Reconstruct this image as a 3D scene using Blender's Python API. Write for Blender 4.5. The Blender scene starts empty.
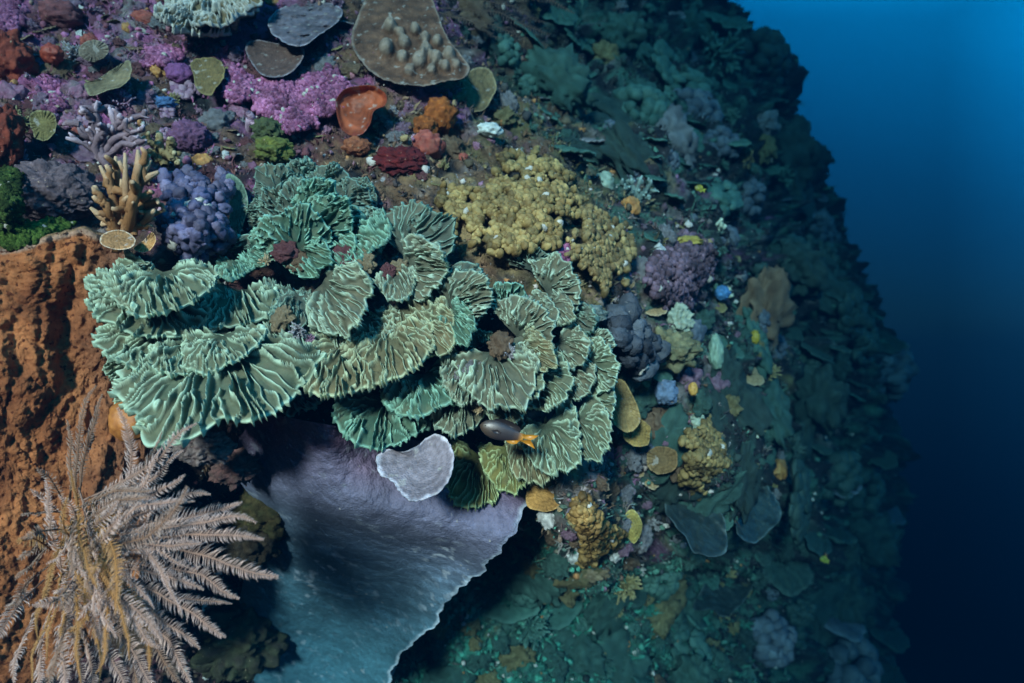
import bpy, math, random
import numpy as np
from mathutils import Vector, Matrix
from mathutils.bvhtree import BVHTree

SC = bpy.context.scene
COL = SC.collection
R = math.radians
rng = np.random.default_rng(7)
random.seed(7)

# ------------------------------------------------------------------ camera, water light, sun, exposure
F = 512 / 0.75
cam_d = bpy.data.cameras.new('camera')
cam = bpy.data.objects.new('camera', cam_d)
COL.objects.link(cam)
cam_d.sensor_width = 36
cam_d.lens = 24
cam_d.clip_start = 0.02
cam_d.clip_end = 400
cam.location = (0, 0, 0)
cam.rotation_euler = (R(90), 0, 0)
SC.camera = cam
cam_d.dof.use_dof = True
cam_d.dof.focus_distance = 1.4
cam_d.dof.aperture_fstop = 2.8

SUN_EL, SUN_AZ = 19, 193
sun_dir = Vector((math.sin(R(SUN_AZ)) * math.cos(R(SUN_EL)), math.cos(R(SUN_AZ)) * math.cos(R(SUN_EL)), math.sin(R(SUN_EL))))
sun_d = bpy.data.lights.new('sun', 'SUN')
sun_d.energy = 5.0
sun_d.angle = R(7)
sun_d.color = (1.0, 0.84, 0.79)
sun = bpy.data.objects.new('sun', sun_d)
COL.objects.link(sun)
sun.rotation_euler = sun_dir.to_track_quat('Z', 'Y').to_euler()
sun.location = sun_dir * 20

world = bpy.data.worlds.new('World')
SC.world = world
world.use_nodes = True
wn, wl = world.node_tree.nodes, world.node_tree.links
wn.clear()
w_out = wn.new('ShaderNodeOutputWorld')
w_bg = wn.new('ShaderNodeBackground')
w_sky = wn.new('ShaderNodeTexSky')
w_sky.sky_type = 'NISHITA'
w_sky.sun_disc = False
w_sky.sun_elevation = R(SUN_EL)
w_sky.sun_rotation = R(SUN_AZ)
w_tc = wn.new('ShaderNodeTexCoord')
w_dot = wn.new('ShaderNodeVectorMath'); w_dot.operation = 'DOT_PRODUCT'
w_dot.inputs[1].default_value = (0.45, 0.0, 0.89)      # the surface glow lies up and away from the wall
w_ramp = wn.new('ShaderNodeValToRGB')
w_map = wn.new('ShaderNodeMapRange')
w_map.inputs['From Min'].default_value = -0.2
w_map.inputs['From Max'].default_value = 0.8
cr = w_ramp.color_ramp
cr.interpolation = 'B_SPLINE'
WORLD_STOPS = [(0.0, (0.0001, 0.0004, 0.002)), (0.20, (0.0002, 0.0022, 0.009)), (0.46, (0.0003, 0.050, 0.14)), (0.60, (0.0005, 0.205, 0.51)),
               (0.71, (0.0005, 0.62, 1.38)), (0.80, (0.001, 1.36, 2.75)), (0.90, (0.001, 0.4, 0.75)), (1.0, (0.002, 0.3, 0.5))]
while len(cr.elements) < len(WORLD_STOPS):
    cr.elements.new(0.5)
for e, (p, c) in zip(cr.elements, WORLD_STOPS):
    e.position = p
    e.color = (*(v / 8 for v in c), 1)
w_mul = wn.new('ShaderNodeMix'); w_mul.data_type = 'RGBA'; w_mul.blend_type = 'ADD'
w_mul.inputs[0].default_value = 0.001
wl.new(w_tc.outputs['Generated'], w_dot.inputs[0])
wl.new(w_dot.outputs['Value'], w_map.inputs[0])
wl.new(w_map.outputs[0], w_ramp.inputs[0])
wl.new(w_ramp.outputs[0], w_mul.inputs[6])
wl.new(w_sky.outputs[0], w_mul.inputs[7])
wl.new(w_mul.outputs[2], w_bg.inputs[0])
w_bg.inputs[1].default_value = 8.0
wl.new(w_bg.outputs[0], w_out.inputs[0])

SC.view_settings.view_transform = 'Standard'
SC.view_settings.look = 'None'
SC.view_settings.exposure = 1.58
SC.view_settings.gamma = 1.0
SC.render.engine = 'CYCLES'
SC.cycles.max_bounces = 5
SC.cycles.diffuse_bounces = 2
SC.cycles.glossy_bounces = 2
SC.cycles.volume_bounces = 0
SC.cycles.use_denoising = True
SC.cycles.transparent_max_bounces = 8
SC.cycles.caustics_reflective = False
SC.cycles.caustics_refractive = False

# ------------------------------------------------------------------ numpy noise
def _hash(ix, iy, iz, seed):
    h = (ix.astype(np.int64) * 374761393 + iy.astype(np.int64) * 668265263 + iz.astype(np.int64) * 2147483647 + seed * 144665) & 0xFFFFFFFF
    h = ((h ^ (h >> 13)) * 1274126177) & 0xFFFFFFFF
    h = ((h ^ (h >> 16)) * 2246822519) & 0xFFFFFFFF
    return (h ^ (h >> 15)) & 0xFFFFFFFF

def vnoise(P, seed=0):
    """Smooth gradient noise in -1..1 at points P (N,3)."""
    P = np.asarray(P, float)
    I = np.floor(P).astype(np.int64)
    f = P - I
    u = f * f * f * (f * (f * 6 - 15) + 10)
    out = np.zeros(len(P))
    for dx in (0, 1):
        wx = u[:, 0] if dx else 1 - u[:, 0]
        for dy in (0, 1):
            wy = u[:, 1] if dy else 1 - u[:, 1]
            for dz in (0, 1):
                wz = u[:, 2] if dz else 1 - u[:, 2]
                h = _hash(I[:, 0] + dx, I[:, 1] + dy, I[:, 2] + dz, seed)
                gx = (h & 1023) / 511.5 - 1
                gy = ((h >> 10) & 1023) / 511.5 - 1
                gz = ((h >> 20) & 1023) / 511.5 - 1
                out += wx * wy * wz * (gx * (f[:, 0] - dx) + gy * (f[:, 1] - dy) + gz * (f[:, 2] - dz))
    return out * 1.3

def fbm(P, octaves=4, seed=0, gain=0.5):
    P = np.asarray(P, float)
    a, s, out = 1.0, 1.0, np.zeros(len(P))
    for k in range(octaves):
        out += a * vnoise(P * s + 17.3 * k, seed + k)
        a *= gain
        s *= 2.03
    return out

def worley(P, seed=0):
    """Distance to the nearest of one random point per unit cell, and that cell's random value."""
    P = np.asarray(P, float)
    I = np.floor(P).astype(np.int64)
    best = np.full(len(P), 9.0)
    idv = np.zeros(len(P))
    for dx in (-1, 0, 1):
        for dy in (-1, 0, 1):
            for dz in (-1, 0, 1):
                J = I + np.array((dx, dy, dz))
                h = _hash(J[:, 0], J[:, 1], J[:, 2], seed)
                q = np.stack([(h & 1023) / 1023, ((h >> 10) & 1023) / 1023, ((h >> 20) & 1023) / 1023], 1)
                d = np.linalg.norm(J + q - P, axis=1)
                m = d < best
                best = np.where(m, d, best)
                idv = np.where(m, ((h >> 5) & 255) / 255, idv)
    return best, idv

def smooth(a, b, x):
    t = np.clip((x - a) / (b - a), 0, 1)
    return t * t * (3 - 2 * t)

def lerp3(a, b, t):
    a = np.asarray(a, float); b = np.asarray(b, float)
    t = np.asarray(t)[..., None]
    return a * (1 - t) + b * t

# ------------------------------------------------------------------ mesh helpers
def mesh(name, V, Fc, C=None, smooth_=True):
    """V (N,3); Fc (M,k) array or a list of such arrays; C (N,3) pigment stored as the colour attribute Col."""
    me = bpy.data.meshes.new(name)
    V = np.asarray(V, np.float32)
    fl = Fc if isinstance(Fc, list) else [Fc]
    fl = [np.asarray(f, np.int32) for f in fl if len(f)]
    me.vertices.add(len(V))
    me.vertices.foreach_set('co', V.ravel())
    nl = sum(f.size for f in fl)
    npoly = sum(len(f) for f in fl)
    me.loops.add(nl)
    me.polygons.add(npoly)
    me.loops.foreach_set('vertex_index', np.concatenate([f.ravel() for f in fl]))
    tot = np.concatenate([np.full(len(f), f.shape[1], np.int32) for f in fl])
    st = np.concatenate([[0], np.cumsum(tot)[:-1]]).astype(np.int32)
    me.polygons.foreach_set('loop_start', st)
    if smooth_:
        me.polygons.foreach_set('use_smooth', np.ones(npoly, bool))
    me.update(calc_edges=True)
    me.validate()
    if C is not None:
        at = me.color_attributes.new('Col', 'FLOAT_COLOR', 'POINT')
        C4 = np.ones((len(V), 4), np.float32)
        C4[:, :3] = np.clip(C, 0, 1)
        at.data.foreach_set('color', C4.ravel())
    return me

def grid_faces(nu, nv, wrap_u=False, flip=False):
    """Quads for a (nu, nv) grid whose vertex index is i * nv + j."""
    i = np.arange(nu if wrap_u else nu - 1)
    j = np.arange(nv - 1)
    I, J = np.meshgrid(i, j, indexing='ij')
    I2 = (I + 1) % nu
    q = np.stack([I * nv + J, I2 * nv + J, I2 * nv + J + 1, I * nv + J + 1], -1).reshape(-1, 4)
    return q[:, ::-1] if flip else q

def link(name, me, mat, parent=None):
    o = bpy.data.objects.new(name, me)
    COL.objects.link(o)
    if mat and not me.materials:
        me.materials.append(mat)
    if parent is not None:
        o.parent = parent
    return o

def tag(o, label=None, cat=None, group=None, kind=None):
    if label: o['label'] = label
    if cat: o['category'] = cat
    if group: o['group'] = group
    if kind: o['kind'] = kind
    return o

def empty(name, loc, label, cat, group=None):
    o = bpy.data.objects.new(name, None)
    o.empty_display_size = 0.02
    COL.objects.link(o)
    o.location = loc
    tag(o, label, cat, group)
    return o

class MB:
    """Collects pieces into one mesh."""
    def __init__(s): s.V, s.Q, s.T, s.C, s.n = [], [], [], [], 0
    def add(s, V, Fc, C):
        V = np.asarray(V, float)
        Fc = np.asarray(Fc)
        C = np.asarray(C, float)
        if C.ndim == 1: C = np.tile(C, (len(V), 1))
        (s.Q if Fc.shape[1] == 4 else s.T).append(Fc + s.n)
        s.V.append(V); s.C.append(C); s.n += len(V)
    def mesh(s, name, off=(0, 0, 0), smooth_=True):
        fl = []
        if s.Q: fl.append(np.concatenate(s.Q))
        if s.T: fl.append(np.concatenate(s.T))
        return mesh(name, np.concatenate(s.V) - np.asarray(off, float), fl, np.concatenate(s.C), smooth_)

def unit(v):
    v = np.asarray(v, float)
    return v / (np.linalg.norm(v) + 1e-12)

def frame(n, up=(0, 0, 1)):
    """Two tangents for a normal."""
    n = unit(n)
    a = np.cross(up, n)
    if np.linalg.norm(a) < 1e-3: a = np.cross((1, 0, 0), n)
    a = unit(a)
    return a, np.cross(n, a), n

def tube(P, rad, sides=6, cap=True):
    """Swept tube through points P with radii rad."""
    P = np.asarray(P, float)
    rad = np.broadcast_to(np.asarray(rad, float), (len(P),))
    T = np.gradient(P, axis=0)
    T /= np.linalg.norm(T, axis=1)[:, None] + 1e-12
    a, b, _ = frame(T[0])
    V = []
    for k in range(len(P)):
        a = unit(a - T[k] * np.dot(a, T[k]))
        b = np.cross(T[k], a)
        th = np.arange(sides) * 2 * np.pi / sides
        V.append(P[k] + rad[k] * (np.cos(th)[:, None] * a + np.sin(th)[:, None] * b))
    V = np.concatenate(V)
    q = []
    for k in range(len(P) - 1):
        for s in range(sides):
            q.append((k * sides + s, k * sides + (s + 1) % sides, (k + 1) * sides + (s + 1) % sides, (k + 1) * sides + s))
    if cap and sides == 6:
        e = (len(P) - 1) * sides
        q.append((e, e + 1, e + 2, e + 3)); q.append((e, e + 3, e + 4, e + 5))
    if cap and sides == 4:
        e = (len(P) - 1) * sides
        q.append((e, e + 1, e + 2, e + 3))
    return V, np.array(q)

def ico(sub=3):
    import bmesh
    bm = bmesh.new()
    bmesh.ops.create_icosphere(bm, subdivisions=sub, radius=1)
    bm.verts.ensure_lookup_table()
    V = np.array([v.co[:] for v in bm.verts])
    T = np.array([[v.index for v in f.verts] for f in bm.faces])
    bm.free()
    return V, T
ICO = {k: ico(k) for k in (1, 2, 3, 4, 5, 6)}

# ------------------------------------------------------------------ materials
MATS = {}
def mat_pigment(name, rough=0.6, var=0.35, vscale=25, bump=0.3, bscale=120, bdist=0.004, spec=0.35, speck=None, speck_scale=140, speck_t=0.62, cell=False, tint=None):
    """Pigment from the Col attribute, broken up by noise, with a grainy surface."""
    if name in MATS: return MATS[name]
    m = bpy.data.materials.new(name)
    m.use_nodes = True
    nt = m.node_tree
    N, L = nt.nodes, nt.links
    bs = N['Principled BSDF']
    bs.inputs['Roughness'].default_value = rough
    bs.inputs['Specular IOR Level'].default_value = spec
    at = N.new('ShaderNodeAttribute'); at.attribute_name = 'Col'
    tc = N.new('ShaderNodeTexCoord')
    n1 = N.new('ShaderNodeTexNoise'); n1.inputs['Scale'].default_value = vscale; n1.inputs['Detail'].default_value = 6; n1.inputs['Roughness'].default_value = 0.65
    mr = N.new('ShaderNodeMapRange')
    mr.inputs['From Min'].default_value = 0.25; mr.inputs['From Max'].default_value = 0.75
    mr.inputs['To Min'].default_value = 1 - var; mr.inputs['To Max'].default_value = 1 + var
    mx = N.new('ShaderNodeVectorMath'); mx.operation = 'SCALE'
    L.new(tc.outputs['Object'], n1.inputs['Vector'])
    L.new(n1.outputs['Fac'], mr.inputs[0])
    L.new(at.outputs['Color'], mx.inputs[0])
    L.new(mr.outputs[0], mx.inputs['Scale'])
    colout = mx.outputs[0]
    if tint is not None:          # patches of a second pigment
        n3 = N.new('ShaderNodeTexNoise'); n3.inputs['Scale'].default_value = vscale * 0.6; n3.inputs['Detail'].default_value = 4
        r3 = N.new('ShaderNodeMapRange'); r3.inputs['From Min'].default_value = 0.5; r3.inputs['From Max'].default_value = 0.66
        r3.inputs['To Max'].default_value = tint[3]
        mp3 = N.new('ShaderNodeMapping'); mp3.inputs['Location'].default_value = (3.1, 7.7, 1.3)
        L.new(tc.outputs['Object'], mp3.inputs[0]); L.new(mp3.outputs[0], n3.inputs['Vector'])
        L.new(n3.outputs['Fac'], r3.inputs[0])
        m3 = N.new('ShaderNodeMix'); m3.data_type = 'RGBA'
        L.new(r3.outputs[0], m3.inputs[0]); L.new(colout, m3.inputs[6]); m3.inputs[7].default_value = (*tint[:3], 1)
        colout = m3.outputs[2]
    if speck is not None:
        n2 = N.new('ShaderNodeTexNoise'); n2.inputs['Scale'].default_value = speck_scale; n2.inputs['Detail'].default_value = 3
        r2 = N.new('ShaderNodeMapRange'); r2.inputs['From Min'].default_value = speck_t; r2.inputs['From Max'].default_value = speck_t + 0.07
        L.new(tc.outputs['Object'], n2.inputs['Vector']); L.new(n2.outputs['Fac'], r2.inputs[0])
        m2 = N.new('ShaderNodeMix'); m2.data_type = 'RGBA'
        L.new(r2.outputs[0], m2.inputs[0]); L.new(colout, m2.inputs[6]); m2.inputs[7].default_value = (*speck, 1)
        colout = m2.outputs[2]
    L.new(colout, bs.inputs['Base Color'])
    nb = N.new('ShaderNodeTexNoise') if not cell else N.new('ShaderNodeTexVoronoi')
    nb.inputs['Scale'].default_value = bscale
    if not cell:
        nb.inputs['Detail'].default_value = 5; nb.inputs['Roughness'].default_value = 0.7
    bp = N.new('ShaderNodeBump'); bp.inputs['Strength'].default_value = bump; bp.inputs['Distance'].default_value = bdist
    if cell: bp.invert = True
    L.new(tc.outputs['Object'], nb.inputs['Vector'])
    L.new(nb.outputs[0], bp.inputs['Height'])
    L.new(bp.outputs[0], bs.inputs['Normal'])
    MATS[name] = m
    return m
# ------------------------------------------------------------------ the reef wall: one sheet, bulging towards the diver on the left and running away to the right
DEPTH = [  # column, row, metres from the diver
 (-300,-200,2.6),(0,-150,2.5),(300,-150,2.8),(600,-180,5.5),
 (0,0,2.1),(130,0,2.15),(260,0,2.2),(380,0,2.3),(470,0,2.6),(530,0,3.4),(600,0,4.6),(680,0,6.0),(740,0,7.3),
 (-300,100,1.7),(0,100,1.75),(130,100,1.8),(250,100,1.85),(350,100,1.9),(440,110,2.0),(490,90,2.4),(540,90,3.2),(610,100,3.7),(700,100,5.2),(790,100,7.3),
 (0,220,1.42),(150,230,1.5),(300,200,1.65),(400,170,1.75),(460,200,1.72),(560,180,1.85),(600,200,2.0),(640,170,2.7),(680,240,2.35),(715,240,2.6),(750,230,4.6),(830,200,7.3),
 (-300,350,1.5),(0,350,1.52),(150,350,1.45),(300,330,1.52),(450,330,1.52),(600,330,1.65),(660,310,2.0),(700,330,2.4),(760,340,3.8),(830,350,5.4),(890,350,7.3),
 (0,450,1.56),(150,450,1.5),(250,450,1.75),(330,440,1.8),(450,450,1.75),(560,450,1.58),(640,450,1.9),(720,460,2.15),(775,450,3.9),(840,450,5.6),(897,450,7.3),
 (0,600,1.75),(200,600,1.95),(350,600,2.45),(450,600,2.6),(515,540,2.45),(500,515,2.3),(440,500,2.3),(360,500,2.2),(300,500,2.15),(330,560,2.5),(420,560,2.75),(470,565,2.75),(380,640,2.85),(300,640,2.6),(560,510,1.52),(600,530,1.60),(640,520,2.1),(560,600,2.7),(640,580,2.9),(720,600,3.8),(800,600,5.0),(893,600,7.3),
 (-300,700,1.9),(0,690,1.9),(200,690,2.1),(400,690,2.75),(550,690,2.7),(700,690,3.3),(800,690,5.0),(885,690,7.3),
 (0,900,1.9),(400,900,2.5),(700,900,3.2),(850,900,6.8)]
_ctl = np.array(DEPTH, float)
_A = np.linalg.norm(_ctl[:, None, :2] - _ctl[None, :, :2], axis=2)
_A = np.sqrt(_A ** 2 + 18 ** 2)
_w = np.linalg.solve(np.block([[_A, np.ones((len(_ctl), 1))], [np.ones((1, len(_ctl))), np.zeros((1, 1))]]),
                     np.concatenate([np.log(_ctl[:, 2]), [0]]))
def depth_at(px, py):
    q = np.stack([np.ravel(px), np.ravel(py)], 1)
    out = np.empty(len(q))
    for k in range(0, len(q), 20000):
        d = np.sqrt(((q[k:k + 20000, None] - _ctl[None, :, :2]) ** 2).sum(2) + 18 ** 2)
        out[k:k + 20000] = d @ _w[:-1] + _w[-1]
    return np.exp(out)
def silhouette(py):
    return np.interp(py, [-300, 0, 100, 200, 300, 350, 450, 600, 690, 900], [540, 718, 778, 815, 855, 872, 880, 876, 866, 840])
def pt(px, py, Y):
    """The point seen at column px, row py at Y metres."""
    return np.stack([(np.asarray(px) - 512) / F * Y, np.asarray(Y) * np.ones_like(np.asarray(px, float)), (341.5 - np.asarray(py)) / F * Y], -1)

NC, NR, NB = 520, 460, 30
rows = np.linspace(-45, 760, NR)
a = np.linspace(0, 1, NC)
px0 = -280.0
PX = px0 + (silhouette(rows)[:, None] - px0) * (a[None] ** 0.93)
PY = np.repeat(rows[:, None], NC, 1)
DY = depth_at(PX, PY).reshape(PX.shape)
DY = np.clip(DY, 1.0, 7.8)
near = pt(PX, PY, DY)
bt = np.linspace(0, 1, NB + 1)[1:]                       # the wall turns a corner and runs on behind its own edge
bx = silhouette(rows)[:, None] - 260 * bt[None] ** 1.6
back = pt(bx, np.repeat(rows[:, None], NB, 1), DY[:, -1:] + 1.9 * bt[None] ** 0.8)
G = np.concatenate([near, back], 1)
nr_, nc_ = G.shape[:2]
V0 = G.reshape(-1, 3)
def grid_normals(G):
    du = np.gradient(G, axis=1); dv = np.gradient(G, axis=0)
    n = np.cross(du, dv)
    n /= np.linalg.norm(n, axis=2, keepdims=True) + 1e-12
    return n
Nn = grid_normals(G).reshape(-1, 3)
if Nn[nr_ // 2 * nc_ + 100] @ np.array((0, -1, 0)) < 0: Nn = -Nn
dist = V0[:, 1]
k1 = np.clip(dist / 1.8, 0.8, 2.6)
h = 0.075 * k1 * fbm(V0 * 2.1, 3, 3)
wd, wi = worley(V0 * np.array((5.2, 5.2, 6.0)) + 0.35 * np.stack([vnoise(V0 * 5, s) for s in (4, 5, 6)], 1), 11)
h += 0.055 * np.clip(k1, 0, 2.2) * (0.55 - wd) * (0.4 + 1.2 * wi)
wd2, wi2 = worley(V0 * 15, 12)
h += 0.02 * (0.55 - wd2) * (0.3 + 1.4 * wi2) * np.clip(k1, 0, 2)
h += 0.016 * fbm(V0 * 26, 3, 21)
h += np.where(dist > 2.3, 0.34 * (0.5 - np.abs(fbm(V0 * np.array((1.3, 1.3, 2.4)) + 0.5, 4, 33, 0.6))) * np.clip((dist - 2.3) / 2.0, 0, 1), 0)
h += np.where(dist > 3, 0.16 * np.abs(fbm(V0 * 1.7, 3, 31)) * np.clip((dist - 3) / 3, 0, 1), 0)
V1 = V0 + Nn * h[:, None]
N1 = grid_normals(V1.reshape(G.shape)).reshape(-1, 3)
if N1[nr_ // 2 * nc_ + 100] @ np.array((0, -1, 0)) < 0: N1 = -N1

# pigments of the living crust: which encrusting algae and sponges grow where; floor glow and far dimness are painted in too
PXv = 512 + V0[:, 0] / V0[:, 1] * F
PYv = 341.5 - V0[:, 2] / V0[:, 1] * F
CRUST = dict(maroon=(0.13, 0.045, 0.05), purple=(0.24, 0.10, 0.20), pink=(0.46, 0.14, 0.30), brown=(0.18, 0.105, 0.06), olive=(0.16, 0.14, 0.06),
             grey=(0.24, 0.21, 0.20), tan=(0.32, 0.23, 0.11), teal=(0.055, 0.15, 0.115), dark=(0.018, 0.020, 0.024), pale=(0.40, 0.38, 0.36), lit_teal=(0.055, 0.28, 0.20))  # last entry paints the lit turquoise floor into the crust; teal adds water tint
ZONES = [  # column, row, spread, crust kinds and how common
 (60, 60, 130, 'maroon:3 purple:3 grey:2 pink:2 brown:2 olive:1'), (250, 90, 110, 'purple:3 pink:4 maroon:2 grey:2 dark:1'),
 (200, 170, 80, 'maroon:2 brown:2 grey:1 dark:2 teal:1'), (400, 165, 60, 'brown:5 tan:4 grey:1'), (480, 130, 60, 'grey:2 olive:2 brown:2 purple:1'),
 (420, 40, 90, 'dark:2 brown:2 purple:1'), (590, 100, 80, 'teal:4 grey:1 dark:3'), (720, 100, 120, 'dark:7 teal:2'),  # heavy dark share paints the dimness of the far wall
 (560, 230, 80, 'tan:3 olive:3 brown:1'), (670, 260, 50, 'purple:3 grey:3 teal:1'), (700, 370, 70, 'teal:3 olive:2 grey:2 purple:1'),
 (300, 330, 170, 'dark:4 brown:3 maroon:2 grey:1'), (580, 520, 70, 'grey:3 brown:3 purple:2 tan:1 olive:1'), (640, 400, 60, 'brown:3 purple:2 grey:2 dark:1'),
 (520, 620, 90, 'sand:7 teal:4 olive:1'), (650, 640, 80, 'teal:4 sand:2 dark:2'), (300, 480, 90, 'dark:4 maroon:3'), (760, 500, 120, 'teal:3 dark:6'), (820, 300, 120, 'teal:2 dark:7'), (860, 550, 110, 'teal:2 dark:7'),  # first zone paints the lit floor, the far right ones dimness
 (100, 450, 150, 'brown:3 maroon:2 dark:2'), (150, 640, 100, 'dark:3 brown:2 maroon:1')]
def crust_colour(PX_, PY_, P, seed=0):
    """A mottled pigment for points P seen round column PX_, row PY_."""
    n = len(P)
    wsum = np.zeros((n, len(CRUST)))
    keys = list(CRUST)
    for zx, zy, sp, kinds in ZONES:
        g = np.exp(-((PX_ - zx) ** 2 + (PY_ - zy) ** 2) / (2 * sp ** 2)) + 1e-6
        tot = sum(float(k.split(':')[1]) for k in kinds.split())
        for k in kinds.split():
            kk, q = k.split(':')
            wsum[:, keys.index(kk)] += g * float(q) / tot
    wsum /= wsum.sum(1, keepdims=True)
    score = np.log(wsum + 1e-4)
    for i in range(len(keys)):          # each kind has its own field of patches
        score[:, i] += 2.6 * fbm(P * 6.5 + 31.7 * i, 4, 50 + seed + i, 0.6)
    e = np.exp(3.0 * (score - score.max(1, keepdims=True)))
    e /= e.sum(1, keepdims=True)
    return e @ np.array([CRUST[k] for k in keys])
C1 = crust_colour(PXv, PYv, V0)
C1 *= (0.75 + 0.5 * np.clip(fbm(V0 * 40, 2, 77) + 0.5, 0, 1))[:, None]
M_reef = mat_pigment('living reef crust', rough=0.75, var=0.5, vscale=45, bump=1.0, bscale=85, bdist=0.02, spec=0.2, speck=(0.42, 0.40, 0.40), speck_scale=60, speck_t=0.66)
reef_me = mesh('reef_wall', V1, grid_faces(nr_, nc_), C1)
reef = tag(link('reef_wall', reef_me, M_reef), 'steep living reef wall crusted with algae and sponges', 'reef', kind='structure')
bvh = BVHTree.FromPolygons([Vector(v) for v in V1], grid_faces(nr_, nc_).tolist())
def hit(px, py):
    """Where the line of sight through (px, py) meets the reef, and the smooth wall's outward normal there."""
    d = Vector(pt(float(px), float(py), 1.0)).normalized()
    loc, no, idx, t = bvh.ray_cast(Vector((0, 0, 0)), d)
    if loc is None:
        Y = float(depth_at(px, py)[0])
        return pt(float(px), float(py), Y), np.array((0.3, -0.9, 0.3))
    f = grid_idx[idx]
    n = Nn[f[0]]
    return np.array(loc), n
grid_idx = grid_faces(nr_, nc_)
# the sea bed and slope far below, and the water itself
def haze_box():
    x0, x1, y0, y1, z0, z1 = -4.5, 6.6, -0.5, 10.4, -6.2, 4.9
    V = np.array([(x, y, z) for x in (x0, x1) for y in (y0, y1) for z in (z0, z1)], float)
    Q = np.array([(0, 1, 3, 2), (4, 6, 7, 5), (0, 4, 5, 1), (2, 3, 7, 6), (0, 2, 6, 4), (1, 5, 7, 3)])
    me = mesh('haze', V, Q, None, False)
    m = bpy.data.materials.new('sea water'); m.use_nodes = True
    N, L = m.node_tree.nodes, m.node_tree.links
    N.clear()
    o = N.new('ShaderNodeOutputMaterial'); v = N.new('ShaderNodeVolumePrincipled')
    v.inputs['Density'].default_value = WATER_DENSITY
    v.inputs['Color'].default_value = (*WATER_SCATTER, 1)
    v.inputs['Absorption Color'].default_value = (*WATER_CLEAR, 1)
    v.inputs['Anisotropy'].default_value = 0.0
    L.new(v.outputs[0], o.inputs['Volume'])
    me.materials.append(m)
    ob = link('haze', me, None)
    tag(ob, 'clear blue sea water that fades the far reef', 'water', kind='stuff')
    m.cycles.homogeneous_volume = True if hasattr(m.cycles, 'homogeneous_volume') else None
    ob.display_type = 'WIRE'
WATER_DENSITY = 0.63
WATER_SCATTER = (0.0, 0.0035, 0.009)
# extinction in red, green, blue per unit density: absorption = (1 - scatter) * (1 - sqrt(clear))
WATER_CLEAR = tuple((1 - e) ** 2 for e in (0.57, 0.38, 0.345))
haze_box()
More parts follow.
